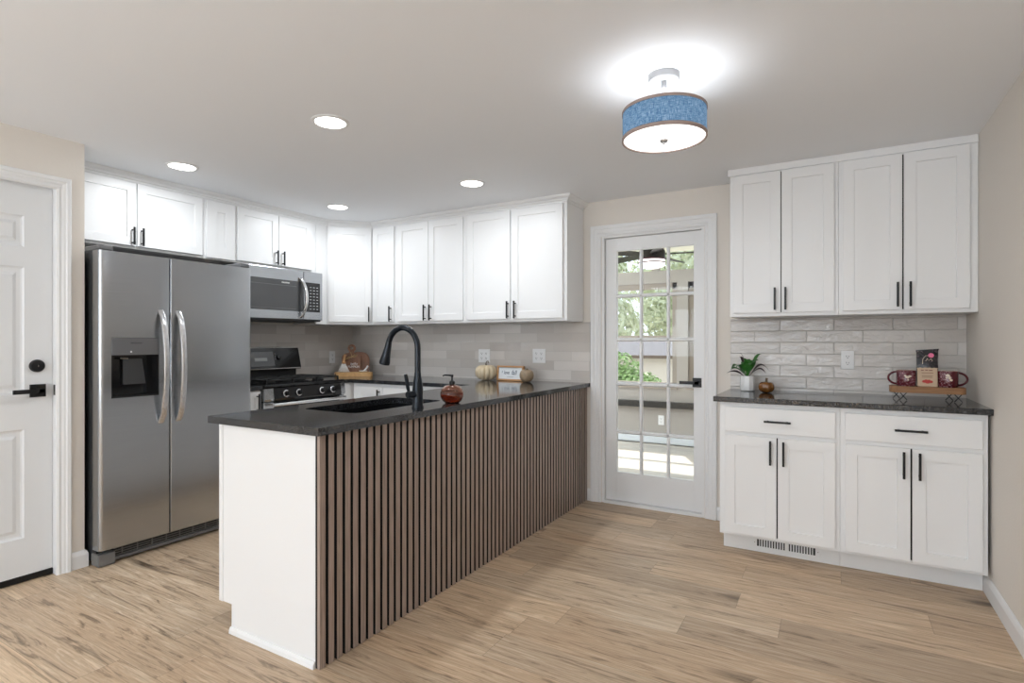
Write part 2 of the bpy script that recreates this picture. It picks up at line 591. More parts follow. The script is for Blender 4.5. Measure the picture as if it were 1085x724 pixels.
def lathe(bm, prof_pts, seg=32, c=(0, 0), ribs=0, depth=0.0):
    rings = []
    for (r, z) in prof_pts:
        if r < 1e-6:
            rings.append([bm.verts.new((c[0], c[1], z))])
            continue
        ring = []
        for i in range(seg):
            a = 2 * PI * i / seg
            rr = r * (1 - depth * (1 - abs(math.sin(a * ribs / 2)) ** 0.7)) if ribs else r
            ring.append(bm.verts.new((c[0] + rr * math.cos(a), c[1] + rr * math.sin(a), z)))
        rings.append(ring)
    for a, b in zip(rings, rings[1:]):
        if len(a) == 1 and len(b) == 1:
            continue
        for i in range(seg):
            j = (i + 1) % seg
            if len(a) == 1:
                bm.faces.new((a[0], b[i], b[j]))
            elif len(b) == 1:
                bm.faces.new((a[i], b[0], a[j]))
            else:
                bm.faces.new((a[i], a[j], b[j], b[i]))
    for ring in (rings[0], rings[-1]):
        if len(ring) > 1:
            bm.faces.new(ring)


def tube(bm, pts, rad, seg=10, flat=None):
    """round (or flattened) tube along a 3D polyline; rad number or list"""
    pts = [Vector(p) for p in pts]
    n = len(pts)
    rads = rad if isinstance(rad, (list, tuple)) else [rad] * n
    rings = []
    up = None
    for i, p in enumerate(pts):
        d = (pts[min(i + 1, n - 1)] - pts[max(i - 1, 0)]).normalized()
        if up is None:
            up = Vector((0, 0, 1)) if abs(d.z) < 0.9 else Vector((0, 1, 0))
        u = (up - d * up.dot(d)).normalized()
        w = d.cross(u)
        up = u
        ring = []
        for j in range(seg):
            a = 2 * PI * j / seg
            ca, sa = math.cos(a), math.sin(a)
            if flat:
                ca *= flat
            ring.append(bm.verts.new(p + (u * ca + w * sa) * rads[i]))
        rings.append(ring)
    for a, b in zip(rings, rings[1:]):
        for j in range(seg):
            k = (j + 1) % seg
            bm.faces.new((a[j], a[k], b[k], b[j]))
    bm.faces.new(rings[0])
    bm.faces.new(rings[-1])


def thing(name, label, cat, loc=(0, 0, 0), rz=0.0, group=None):
    o = bpy.data.objects.new(name, None)
    o.empty_display_size = 0.05
    C.objects.link(o)
    o.location = loc
    o.rotation_euler = (0, 0, rz)
    o['label'] = label
    o['category'] = cat
    if group:
        o['group'] = group
    return o


def tag(o, label, cat, group=None, kind=None):
    o['label'] = label
    o['category'] = cat
    if group:
        o['group'] = group
    if kind:
        o['kind'] = kind
    return o


def struct(name, bm, m, parent=None, **kw):
    o = put(name, bm, m, parent, **kw)
    if not parent:
        o['kind'] = 'structure'
    return o


def lettering(name, body, size, m, parent, loc, rot, extrude=0.0004, shear=0.0, sx=1.0):
    cu = bpy.data.curves.new(name, 'FONT')
    cu.body = body
    cu.size = size
    cu.align_x = 'CENTER'
    cu.align_y = 'CENTER'
    cu.extrude = extrude
    cu.shear = shear
    tmp = bpy.data.objects.new(name + '_tmp', cu)
    C.objects.link(tmp)
    bpy.context.view_layer.update()
    dg = bpy.context.evaluated_depsgraph_get()
    me = bpy.data.meshes.new_from_object(tmp.evaluated_get(dg))
    bpy.data.objects.remove(tmp)
    me.materials.clear()
    me.materials.append(m)
    o = bpy.data.objects.new(name, me)
    C.objects.link(o)
    o.parent = parent
    o.location = loc
    o.rotation_euler = rot
    o.scale = (sx, 1, 1)
    return o


# ------------------------------------------------------------ setting: room shell
struct('floor', bx(-4.4, 0.80, YR - 0.12, WY + 0.06, -0.06, 0.0), M['floor'])
struct('ceiling', bx(-4.4, 0.80, YR - 0.12, WY + 0.16, CZ, CZ + 0.08), M['ceil'])
OX0, OX1, OZ = -1.548, -0.790, 2.045      # french door opening
bm = new()
box(bm, -4.4, OX0, WY, WY + 0.12, 0, CZ)
box(bm, OX1, 0.80, WY, WY + 0.12, 0, CZ)
box(bm, OX0, OX1, WY, WY + 0.12, OZ, CZ)
struct('wall_back', bm, M['wall'])
struct('wall_right', bx(XR, XR + 0.12, YR, WY, 0, CZ), M['wall'])
struct('wall_kitchen', bx(XK - 0.12, XK, 1.445, WY, 0, CZ), M['wall'])
DY0, DY1, DZ = 0.488, 1.322, 2.058        # panelled door opening
bm = new()
box(bm, XL - 0.115, XL, YR, DY0, 0, CZ)
box(bm, XL - 0.115, XL, DY1, 1.445, 0, CZ)
box(bm, XL - 0.115, XL, DY0, DY1, DZ, CZ)
box(bm, XK - 0.12, XL - 0.115, 1.33, 1.445, 0, CZ)
struct('wall_left', bm, M['wall'])
bm = new()          # wall behind the camera with two window openings
for (a, b, c, d) in ((XL, -3.3, 0, CZ), (-2.5, -1.95, 0, CZ), (-0.05, XR, 0, CZ), (-3.3, -2.5, 0, 0.85), (-3.3, -2.5, 2.05, CZ),
                     (-1.95, -0.05, 0, 0.7), (-1.95, -0.05, 2.2, CZ)):
    box(bm, a, b, YR - 0.12, YR, c, d)
struct('wall_front', bm, M['wall'])
for n, (a, b, c, d) in enumerate(((-1.95, -0.05, 0.7, 2.2), (-3.3, -2.5, 0.85, 2.05))):
    bm = new()
    for (p, q, r, s) in ((a, a + .05, c, d), (b - .05, b, c, d), (a, b, c, c + .05), (a, b, d - .05, d), ((a + b) / 2 - .02, (a + b) / 2 + .02, c, d), (a, b, (c + d) / 2 - .02, (c + d) / 2 + .02)):
        box(bm, p, q, YR - 0.05, YR + 0.005, r, s)
    struct('window_%d' % (n + 1), bm, M['trim'])

# baseboards
BB = [(0, 0), (0.014, 0), (0.014, 0.070), (0.009, 0.086), (0.004, 0.092), (0, 0.092)]
bm = new()
prof(bm, BB, lambda p, t: (XR - p[0], t, p[1]), YR, 3.54)
struct('baseboard_right', bm, M['trim'])
bm = new()
sweep(bm, [(XL - 0.35, 1.445), (XL, 1.445), (XL, 1.381)], BB)
struct('baseboard_left', bm, M['trim'])
bm = new()
prof(bm, BB, lambda p, t: (t, WY - p[0], p[1]), -0.722, -0.590)
prof(bm, BB, lambda p, t: (t, WY - p[0], p[1]), -1.664, -1.640)
struct('baseboard_back', bm, M['trim'])


def casing(bm, fn, u0, u1, ztop, w):
    """three-sided moulded door casing; fn(u, proud, z)"""
    sec = [(0, 0), (0, 0.011), (0.010, 0.016), (0.022, 0.013), (0.03, 0.017), (w * 0.62, 0.018), (w * 0.70, 0.023), (w - 0.004, 0.024), (w, 0.020), (w, 0)]
    rings = []
    for (cu, cz, su, sz) in ((u0, 0, -1, 0), (u0, ztop, -1, 1), (u1, ztop, 1, 1), (u1, 0, 1, 0)):
        rings.append([bm.verts.new(fn(cu + su * d, h, cz + sz * d)) for (d, h) in sec])
    m = len(sec)
    for i in range(3):
        for j in range(m):
            bm.faces.new((rings[i][j], rings[i][(j + 1) % m], rings[i + 1][(j + 1) % m], rings[i + 1][j]))
    bm.faces.new(rings[0])
    bm.faces.new(rings[-1])


bm = new()
casing(bm, lambda u, p, z: (u, WY - p, z), -1.553, -0.786, 2.040, 0.082)
struct('trim_1', bm, M['trim'])
bm = new()
casing(bm, lambda u, p, z: (XL + p, u, z), DY0 + 0.008, 1.314, 2.038, 0.064)
struct('trim_2', bm, M['trim'])
bm = new()        # jambs
box(bm, OX0, OX0 + 0.018, WY, WY + 0.12, 0, OZ)
box(bm, OX1 - 0.018, OX1, WY, WY + 0.12, 0, OZ)
box(bm, OX0 + .018, OX1 - .018, WY, WY + 0.12, OZ - 0.018, OZ)
box(bm, OX0 + .018, OX1 - .018, WY - 0.006, WY + 0.12, 0, 0.020)
struct('trim_3', bm, M['trim'])
bm = new()
box(bm, XL - 0.11, XL - 0.001, DY0, DY0 + 0.006, 0, DZ)
box(bm, XL - 0.11, XL - 0.001, DY1 - 0.006, DY1, 0, DZ)
box(bm, XL - 0.11, XL - 0.001, DY0, DY1, DZ - 0.008, DZ)
struct('trim_4', bm, M['trim'])

# ------------------------------------------------------------ french door (door_1)
LX0, LX1 = -1.526, -0.812
LY = WY + 0.028
d1 = bpy.data.objects.new('door_1', None)
C.objects.link(d1)
d1['kind'] = 'structure'
cols = [(-1.441, -1.267), (-1.239, -1.064), (-1.038, -0.868)]
rows = [(0.240, 0.532), (0.560, 0.898), (0.929, 1.236), (1.264, 1.567), (1.595, 1.925)]
bm = new()
TH = 0.04
gx0, gx1, gz0, gz1 = cols[0][0], cols[-1][1], rows[0][0], rows[-1][1]
box(bm, LX0, gx0, LY, LY + TH, 0.024, 2.022, 0.0015)
box(bm, gx1, LX1, LY, LY + TH, 0.024, 2.022, 0.0015)
box(bm, gx0, gx1, LY, LY + TH, 0.024, gz0)
box(bm, gx0, gx1, LY, LY + TH, gz1, 2.022)
put('leaf', bm, M['trim'], d1)
bm = new()
for (a, b) in zip(cols, cols[1:]):
    u0, u1 = a[1], b[0]
    c = (u0 + u1) / 2
    prof(bm, [(u0, .018), (c - .006, .002), (c + .006, .002), (u1, .018), (c + .006, .038), (c - .006, .038)], lambda p, t: (p[0], LY + p[1], t), gz0, gz1)
for (a, b) in zip(rows, rows[1:]):
    u0, u1 = a[1], b[0]
    c = (u0 + u1) / 2
    prof(bm, [(u0, .018), (c - .006, .002), (c + .006, .002), (u1, .018), (c + .006, .038), (c - .006, .038)], lambda p, t: (t, LY + p[1], p[0]), gx0, gx1)
put('muntin_grid', bm, M['trim'], d1)
put('glass_pane', bx(gx0 - .004, gx1 + .004, LY + .018, LY + .021, gz0 - .004, gz1 + .004), M['glass'], d1)


def lever(parent, fn, s=1, mm=None):
    """square rosette and flat lever; fn(u, out, z): u grows towards the lever's free end"""
    def bb(u0, u1, o0, o1, z0, z1, bm):
        vs = box(bm, 0, 1, 0, 1, 0, 1)
        for v in vs:
            u = u0 + (u1 - u0) * v.co.x
            o = o0 + (o1 - o0) * v.co.y
            z = z0 + (z1 - z0) * v.co.z
            v.co = Vector(fn(u, o, z))
    bm = new()
    bb(-0.033, 0.033, 0, 0.009, -0.033, 0.033, bm)
    h = put('handle', bm, M['black'], parent)
    bm = new()
    bb(-0.011, 0.011, 0.009, 0.055, -0.010, 0.010, bm)
    bb(-0.011, 0.115, 0.043, 0.055, -0.011, 0.011, bm)
    put('lever', bm, M['black'], h)


lever(d1, lambda u, o, z: (-0.842 - u, LY - o, 0.943 + z))

# ------------------------------------------------------------ six panel door (door_2)
d2 = bpy.data.objects.new('door_2', None)
C.objects.link(d2)
d2['kind'] = 'structure'
bm = new()
FX = XL - 0.036
y0, y1, z0, z1 = 0.497, 1.314, 0.034, 2.046
pys = [(0.612, 0.857), (0.950, 1.195)]
pzs = [(0.226, 0.783), (0.967, 1.617), (1.719, 1.880)]
ys = [y0, pys[0][0], pys[0][1], pys[1][0], pys[1][1], y1]
zs = [z0, pzs[0][0], pzs[0][1], pzs[1][0], pzs[1][1], pzs[2][0], pzs[2][1], z1]
gv = [[bm.verts.new((FX, y, z)) for z in zs] for y in ys]
for i in range(5):
    for j in range(7):
        q = (gv[i][j], gv[i + 1][j], gv[i + 1][j + 1], gv[i][j + 1])
        if i in (1, 3) and j in (1, 3, 5):
            prev = list(q)
            for (ins, dep) in ((0.006, -0.006), (0.014, -0.009), (0.030, -0.009), (0.046, -0.002)):
                a0, a1, b0, b1 = ys[i] + ins, ys[i + 1] - ins, zs[j] + ins, zs[j + 1] - ins
                cur = [bm.verts.new((FX + dep, y, z)) for (y, z) in ((a0, b0), (a1, b0), (a1, b1), (a0, b1))]
                for e in range(4):
                    bm.faces.new((prev[e], prev[(e + 1) % 4], cur[(e + 1) % 4], cur[e]))
                prev = cur
            bm.faces.new(prev)
        else:
            bm.faces.new(q)
for yy in (y0, y1):
    bm.faces.new([bm.verts.new(p) for p in ((FX, yy, z0), (FX - .04, yy, z0), (FX - .04, yy, z1), (FX, yy, z1))])
bm.faces.new([bm.verts.new(p) for p in ((FX, y0, z1), (FX - .04, y0, z1), (FX - .04, y1, z1), (FX, y1, z1))])
bm.faces.new([bm.verts.new(p) for p in ((FX - .04, y0, z0), (FX - .04, y0, z1), (FX - .04, y1, z1), (FX - .04, y1, z0))])
put('leaf', bm, M['door'], d2)
put('sweep', bx(FX - .04, FX + 0.006, y0, y1, 0.004, 0.032), M['black'], d2)
bm = new()
box(bm, FX - .05, FX - .046, y0 - .006, y1 + .004, 0.0, DZ)
put('backing', bm, M['gap'], d2)
lever(d2, lambda u, o, z: (FX + o, 1.250 - u, 0.978 + z))
bm = new()
lathe(bm, [(0, 0.0), (0.033, 0), (0.033, 0.010), (0.028, 0.018), (0.012, 0.020), (0.0, 0.020)], 28)
db = put('deadbolt', bm, M['black'], d2, True, (FX, 1.247, 1.107), (0, R(90), 0))
put('key_slot', bx(-.004, .004, -.0012, .0012, .020, .0215), M['chrome'], db)
put('strike_plate', bx(XL - 0.026, XL - 0.008, DY1 - .0075, DY1 - .006, 0.95, 1.005), M['black'], d2)

# ------------------------------------------------------------ cabinets
def shaker(bm, x0, x1, z0, z1, y=-0.020, th=0.020, rail=0.055, rec=0.008):
    """door with a recessed flat centre panel, front at y"""
    def quad(a):
        bm.faces.new([bm.verts.new(p) for p in a])
    o = [(x0, z0), (x1, z0), (x1, z1), (x0, z1)]
    b = 0.0015
    loops = [([(x0, z0), (x1, z0), (x1, z1), (x0, z1)], y + th),
             ([(x0, z0), (x1, z0), (x1, z1), (x0, z1)], y + b),
             ([(x0 + b, z0 + b), (x1 - b, z0 + b), (x1 - b, z1 - b), (x0 + b, z1 - b)], y),
             ([(x0 + rail, z0 + rail), (x1 - rail, z0 + rail), (x1 - rail, z1 - rail), (x0 + rail, z1 - rail)], y),
             ([(x0 + rail + .0015, z0 + rail + .0015), (x1 - rail - .0015, z0 + rail + .0015), (x1 - rail - .0015, z1 - rail - .0015), (x0 + rail + .0015, z1 - rail - .0015)], y + rec)]
    prev = None
    first = None
    for pts, yy in loops:
        cur = [bm.verts.new((p[0], yy, p[1])) for p in pts]
        if prev:
            for e in range(4):
                bm.faces.new((prev[e], prev[(e + 1) % 4], cur[(e + 1) % 4], cur[e]))
        else:
            first = cur
        prev = cur
    bm.faces.new(prev)
    bm.faces.new(first)


def slab(bm, x0, x1, z0, z1, y=-0.020, th=0.020):
    box(bm, x0, x1, y, y + th, z0, z1, 0.002)


def pull(parent, x, z, L=0.135, vert=True, y=-0.020):
    """black square bar pull on two posts"""
    bm = new()
    a = 0.0055
    if vert:
        box(bm, x - a, x + a, y - 0.034, y - 0.024, z - L / 2, z + L / 2, 0.001)
        for s in (-1, 1):
            box(bm, x - .004, x + .004, y - 0.024, y, z + s * L * .36 - .004, z + s * L * .36 + .004)
    else:
        box(bm, x - L / 2, x + L / 2, y - 0.034, y - 0.024, z - a, z + a, 0.001)
        for s in (-1, 1):
            box(bm, x + s * L * .36 - .004, x + s * L * .36 + .004, y - 0.024, y, z - .004, z + .004)
    put('handle', bm, M['black'], parent)


def cabinet(name, label, cat, loc, rz, w, depth, h, doors, drawers=(), toe=0.0, group=None, outline=None, rail=0.055, toe_in=0.11, toe_x1=0):
    t = thing(name, label, cat, loc, rz, group)
    bm = new()
    if outline:
        prism(bm, outline, 0, h)
    elif toe:
        box(bm, 0, w, 0, depth, toe, h, 0.0015)
        box(bm, 0 if 'right' in label else .004, w, toe_in, depth, 0, toe)
    else:
        box(bm, 0, w, 0, depth, 0, h, 0.0015)
    put('body', bm, M['white'], t)
    for d in doors:
        x0, x1, z0, z1, hx, hz = d[:6]
        bm = new()
        shaker(bm, x0, x1, z0, z1, rail=d[6] if len(d) > 6 else rail)
        o = put('door', bm, M['white'], t)
        if hx is not None:
            pull(o, hx, hz, 0.135 if z1 - z0 > 0.5 else 0.115)
    for d, e in zip(doors, doors[1:]):
        if e[0] - d[1] < .012:
            put('gap_shade_strip', bx((d[1] + e[0]) / 2 - .004, (d[1] + e[0]) / 2 + .004, -.0012, 0, d[2] + .002, d[3] - .002), M['gap'], t)  # black strip on the face, painting in the shade between paired doors
    for (x0, x1, z0, z1) in drawers:
        bm = new()
        slab(bm, x0, x1, z0, z1)
        o = put('drawer', bm, M['white'], t)
        pull(o, (x0 + x1) / 2, (z0 + z1) / 2, 0.135, False)
    return t


GU = 'white wall cabinets of the kitchen'
UB, UT = 1.388, 2.275
BF = 3.720      # face of the back wall uppers
# hutch uppers
hh = UT + 0.012 - 1.388
cabinet('wall_cabinet', 'left white double-door wall cabinet above the potted plant', 'cabinet', (-0.573, BF, 1.388), 0, 0.590, WY - BF - .002, hh,
        [(0.022, 0.290, 0.022, 0.878, 0.260, 0.104), (0.295, 0.570, 0.022, 0.878, 0.318, 0.104)], group='white wall cabinets over the coffee counter')
cabinet('wall_cabinet', 'right white double-door wall cabinet above the mugs, touching the right wall', 'cabinet', (0.018, BF, 1.388), 0, XR - 0.019, WY - BF - .002, hh,
        [(0.021, 0.301, 0.022, 0.878, 0.279, 0.104), (0.308, 0.592, 0.022, 0.878, 0.336, 0.104)], group='white wall cabinets over the coffee counter')
# back wall uppers
dep = WY - BF - .002
cabinet('wall_cabinet', 'narrow white one-door wall cabinet right of the corner cabinet', 'cabinet', (-3.636, BF, UB), 0, 0.283, dep, hh,
        [(0.018, 0.268, 0.022, 0.866, 0.240, 0.092)], group=GU)
cabinet('wall_cabinet', 'white double-door wall cabinet above the black faucet', 'cabinet', (-3.352, BF, UB), 0, 0.750, dep, hh,
        [(0.024, 0.370, 0.022, 0.866, 0.343, 0.092), (0.375, 0.728, 0.022, 0.866, 0.404, 0.092)], group=GU)
cabinet('wall_cabinet', 'white double-door wall cabinet above the framed sign, last before the glazed door', 'cabinet', (-2.601, BF, UB), 0, 0.901, dep, hh,
        [(0.022, 0.424, 0.022, 0.866, 0.412, 0.092), (0.441, 0.872, 0.022, 0.866, 0.476, 0.092)], group=GU)
# diagonal corner upper: outline in its own frame (front along x, facing -y, turned 45 degrees)
KF = -3.915
ca, sa = math.cos(R(45)), math.sin(R(45))
P0 = Vector((KF, 3.441))
def loc45(p):
    d = Vector(p) - P0
    return (d.x * ca + d.y * sa, -d.x * sa + d.y * ca)
dw = (3.720 - 3.441) / sa
outl = [loc45(p) for p in ((KF, 3.441), (KF + (3.720 - 3.441), 3.720), (KF + (3.720 - 3.441), WY - .002), (XK + .002, WY - .002), (XK + .002, 3.441))]
cabinet('corner_wall_cabinet', 'white diagonal corner wall cabinet above the wooden boards', 'cabinet', (P0.x, P0.y, UB), R(45), dw, 0, hh,
        [(0.012, dw - 0.012, 0.022, 0.866, dw - 0.036, 0.092)], outline=outl, group=GU)
# kitchen wall uppers (front faces +x)
R90 = R(90)
kd = KF - XK - .002
cabinet('wall_cabinet', 'wide low white double-door cabinet above the refrigerator', 'cabinet', (KF, 1.452, 1.832), R90, 0.862, kd, UB + hh - 1.832,
        [(0.012, 0.418, 0.018, 0.424, 0.392, 0.078), (0.423, 0.852, 0.018, 0.424, 0.446, 0.078)], group=GU)
cabinet('wall_cabinet', 'slim white filler cabinet between the refrigerator and microwave cabinets', 'cabinet', (KF, 2.316, 1.832), R90, 0.242, kd, UB + hh - 1.832,
        [(0.018, 0.236, 0.010, 0.424, None, 0, 0.075)], group=GU)
cabinet('wall_cabinet', 'low white double-door cabinet directly above the microwave', 'cabinet', (KF, 2.560, 1.832), R90, 0.752, kd, UB + hh - 1.832,
        [(0.012, 0.368, 0.018, 0.424, 0.342, 0.078), (0.373, 0.700, 0.018, 0.424, 0.402, 0.078)], group=GU)
cabinet('cabinet_filler', 'narrow white filler panel between the microwave and corner cabinet', 'cabinet', (KF, 3.315, UB), R90, 0.124, kd, hh, [])
# crown mouldings
CR = [(-0.01, 2.274), (0.007, 2.274), (0.009, 2.284), (0.018, 2.286), (0.021, 2.294), (0.032, 2.297), (0.036, 2.305), (0.042, 2.307), (0.043, 2.3145), (-0.01, 2.3145)]
CRK = [(-0.01, 2.262), (0.006, 2.262), (0.009, 2.274), (0.018, 2.278), (0.021, 2.288), (0.034, 2.296), (0.041, 2.304), (0.044, 2.3145), (-0.01, 2.3145)]
bm = new()
sweep(bm, [(-0.573, WY - .002), (-0.573, BF), (XR - .002, BF)][::-1], [(-o, h) for o, h in CR][::-1])
CR2 = [(0.0, h) if o < 0 else (o, h) for o, h in CR]
o = put('crown_moulding', bm, M['white'])
tag(o, 'white crown moulding over the coffee counter wall cabinets', 'moulding')
bm = new()
sweep(bm, [(KF, 1.447), (KF, 3.441), (KF + .279, 3.720), (-1.700, 3.720), (-1.700, WY - .002)], [(-o, h) for o, h in CRK][::-1])
o = put('crown_moulding', bm, M['white'])
tag(o, 'long white crown moulding over the kitchen wall cabinets', 'moulding')

# hutch base
cabinet('base_cabinet', 'left white base cabinet with drawer, below the potted plant', 'cabinet', (-0.585, 3.430, 0), 0, 0.608, WY - 3.432, 0.883,
        [(0.031, 0.303, 0.128, 0.694, 0.274, 0.612), (0.310, 0.587, 0.128, 0.694, 0.340, 0.612)], [(0.031, 0.587, 0.716, 0.856)], toe=0.112, toe_x1=-.012,
        group='white base cabinets of the coffee counter')
cabinet('base_cabinet', 'right white base cabinet with drawer, below the mugs by the right wall', 'cabinet', (0.024, 3.430, 0), 0, 0.608, WY - 3.432, 0.883,
        [(0.022, 0.304, 0.128, 0.694, 0.275, 0.612), (0.312, 0.586, 0.128, 0.694, 0.340, 0.612)], [(0.022, 0.586, 0.716, 0.856)], toe=0.112, toe_x1=0,
        group='white base cabinets of the coffee counter')
put_o = put('worktop', bx(-0.616, XR - .001, 3.393, WY - .012, 0.884, 0.914, 0.0025, 2), M['granite'])
tag(put_o, 'black stone worktop of the coffee counter by the right wall', 'worktop')
# toe kick vent
t = thing('toe_kick_vent', 'white slotted floor register in the kick board under the left base cabinet', 'vent', (-0.245, 3.5395, 0.055))
put('plate', bx(-.175, .175, -.004, 0, -.034, .034, .001), M['white'], t)
for i in range(22):
    if i == 11:
        continue
    x = -.145 + i * .0138
    wd = .0035 if i not in (0, 21) else .0055
    put('slot', bx(x - wd, x + wd, -.0055, -.0042, -.020, .020), M['slot'], t)
for s in (-1, 1):
    put('screw', bx(s * .163 - .002, s * .163 + .002, -.0055, -.0042, -.002, .002), M['chrome'], t)

# ------------------------------------------------------------ backsplashes
o = put('tile_backsplash', bx(-0.616, XR - .001, WY - .010, WY - .0005, 0.915, 1.386), M['tile_h'])
tag(o, 'glossy grey-beige tile backsplash behind the plant and mugs', 'backsplash')
o = put('tile_backsplash', bx(XK + .010, -1.642, WY - .010, WY - .0005, 0.915, 1.386), M['tile_b'])
tag(o, 'grey-beige tile backsplash behind the framed sign and faucet', 'backsplash')
o = put('tile_backsplash', bx(XK + .0005, XK + .010, 2.38, WY - .001, 0.915, 1.386), M['tile_k'])
tag(o, 'grey-beige tile backsplash behind the gas range', 'backsplash')

# ------------------------------------------------------------ peninsula and back run
PX0, PX1, PY0 = -2.293, -1.692, 1.431
t = thing('peninsula_cabinet', 'white peninsula base carrying the sink, with white end panel and slatted wooden side', 'kitchen peninsula', (0, 0, 0))
bm = new()
box(bm, -2.268, -1.694, PY0 + .02, 3.43, 0.115, 0.55)
box(bm, -2.268, -2.24, PY0 + .02, 3.43, 0.55, 0.883)
box(bm, -1.80, -1.694, PY0 + .02, 3.43, 0.55, 0.883)
box(bm, -2.24, -1.80, PY0 + .02, 1.72, 0.55, 0.883)
box(bm, -2.24, -1.80, 2.46, 3.43, 0.55, 0.883)
box(bm, -2.21, -1.694, PY0 + .02, 3.43, 0, 0.115)
box(bm, -2.268, -1.694, 3.43, WY - .012, 0, 0.883)
put('body', bm, M['white'], t)
bm = new()
prof(bm, [(-2.210, 0), (PX1, 0), (PX1, 0.883), (PX0, 0.883), (PX0, 0.119), (-2.210, 0.119)], lambda p, tt: (p[0], tt, p[1]), PY0, PY0 + .0195)
ep = put('end_panel', bm, M['white'], t)
bm = new()
prof(bm, [(0, 0), (0, .026), (-.005, .026), (-.011, .016), (-.012, 0)], lambda p, tt: (tt, PY0 + p[0], p[1]), -2.212, PX1)
put('base_moulding', bm, M['white'], ep)
bm = new()
box(bm, PX0 - .000, PX0 + .024, PY0 - .0035, PY0, .119, .883)
put('edge_stile', bm, M['white'], ep)
for i in range(4):
    bm = new()
    shaker(bm, 1.46 + i * .49, 1.46 + i * .49 + .48, .13, .87)
    o = put('door', bm, M['white'], t, loc=(0, 0, 0))
    for v in o.data.vertices:
        x, y, z = v.co
        v.co = (-2.268 + y, x, z)
bm = new()
put('slat_backing', bx(-1.692, -1.682, PY0 + .001, WY - .003, 0.001, 0.882), M['felt'], t)
bm = new()
pitch = 0.0417
y = PY0
i = 0
while y < WY - .03:
    w = 0.0275
    box(bm, -1.682, -1.6685, y, min(y + w, WY - .004), 0.001, 0.882, 0, 1, 0 if y == PY0 else 1)
    box(bm, -1.6685, -1.668, y, min(y + w, WY - .004), 0.001, 0.882)
    y += pitch
box(bm, -1.682, -1.668, WY - .03, WY - .004, 0.001, 0.882)
put('slat_panel', bm, [M['slat'], M['felt']], t)

# worktop with sink cut-out
bm = new()
outer = [(-4.203, 3.340), (-3.580, 3.340), (-3.580, 3.395), (-2.330, 3.395), (-2.330, 1.3995), (-1.6395, 1.3995), (-1.6395, WY - .012), (-4.203, WY - .012)]
SX0, SX1, SY0, SY1 = -2.190, -1.835, 1.770, 2.410


def rrect(x0, x1, y0, y1, r, n=6):
    pts = []
    for (cx, cy, a0) in ((x1 - r, y1 - r, 0), (x0 + r, y1 - r, 90), (x0 + r, y0 + r, 180), (x1 - r, y0 + r, 270)):
        for i in range(n + 1):
            a = R(a0 + 90 * i / n)
            pts.append((cx + r * math.cos(a), cy + r * math.sin(a)))
    return pts


inner = rrect(SX0, SX1, SY0, SY1, 0.045)
def loop(bm, pts, z):
    vs = [bm.verts.new((p[0], p[1], z)) for p in pts]
    return [bm.edges.new((vs[i], vs[(i + 1) % len(vs)])) for i in range(len(vs))]
es = loop(bm, outer, 0.914) + loop(bm, inner, 0.914)
r = bmesh.ops.triangle_fill(bm, use_beauty=True, use_dissolve=False, edges=es)
fs = [g for g in r['geom'] if isinstance(g, bmesh.types.BMFace)]
ex = bmesh.ops.extrude_face_region(bm, geom=fs)
for v in [g for g in ex['geom'] if isinstance(g, bmesh.types.BMVert)]:
    v.co.z -= 0.030
o = put('worktop', bm, M['granite'])
tag(o, 'L-shaped black stone worktop over the slatted peninsula and back cabinets', 'worktop')
# sink
t = thing('sink', 'black undermount basin sunk in the peninsula worktop beside the faucet', 'sink', (0, 0, 0))
bm = new()
rings = []
for (g, z) in ((0.014, 0.883), (0.0, 0.883), (-0.004, 0.70), (-0.03, 0.675), (-0.12, 0.668)):
    rings.append([bm.verts.new((p[0], p[1], z)) for p in rrect(SX0 - g, SX1 + g, SY0 - g, SY1 + g, 0.045)])
for a, b in zip(rings, rings[1:]):
    for i in range(len(a)):
        bm.faces.new((a[i], a[(i + 1) % len(a)], b[(i + 1) % len(a)], b[i]))
bm.faces.new(rings[-1])
put('basin', bm, M['blackgloss'], t, True)
bm = new()
lathe(bm, [(0, .669), (.04, .669), (.042, .672), (.03, .6725), (0, .671)], 24, (-2.01, 2.09))
put('drain', bm, M['chrome'], t, True)
# faucet
t = thing('faucet', 'tall matte black gooseneck faucet behind the sink on the peninsula', 'faucet', (-1.743, 2.085, 0.914))
bm = new()
lathe(bm, [(0, 0), (.029, 0), (.029, .006), (.0255, .012), (.0245, .06), (.026, .09), (.022, .125), (.0165, .155), (.0155, .17)], 28)
put('base', bm, M['faucet'], t, True)
bm = new()
pts = [(0, 0, .15), (0, 0, .285)]
for i in range(0, 17):
    a = PI * i / 16 * 0.94
    pts.append((-0.095 + 0.095 * math.cos(a), 0, .285 + 0.103 * math.sin(a)))
tube(bm, pts, 0.0145, 16)
put('spout', bm, M['faucet'], t, True)
bm = new()
e = Vector(pts[-1])
dn = Vector((-0.028, 0, -0.098))
tube(bm, [e + Vector((0.002, 0, .01)), e + dn * .1, e + dn * .5, e + dn * .9, e + dn], [.0155, .0165, .021, .0275, .026], 18)
put('spray_head', bm, M['faucet'], t, True)
bm = new()
tube(bm, [(0, 0, .066), (-.010, -.062, .066)], [.0175, .0165], 16)
hd = put('handle_hub', bm, M['faucet'], t, True)
bm = new()
tube(bm, [(-.009, -.050, .07), (-.012, -.058, .10), (-.014, -.064, .14), (-.016, -.070, .165)], [.007, .0085, .0095, .008], 10)
put('lever', bm, M['faucet'], hd, True)

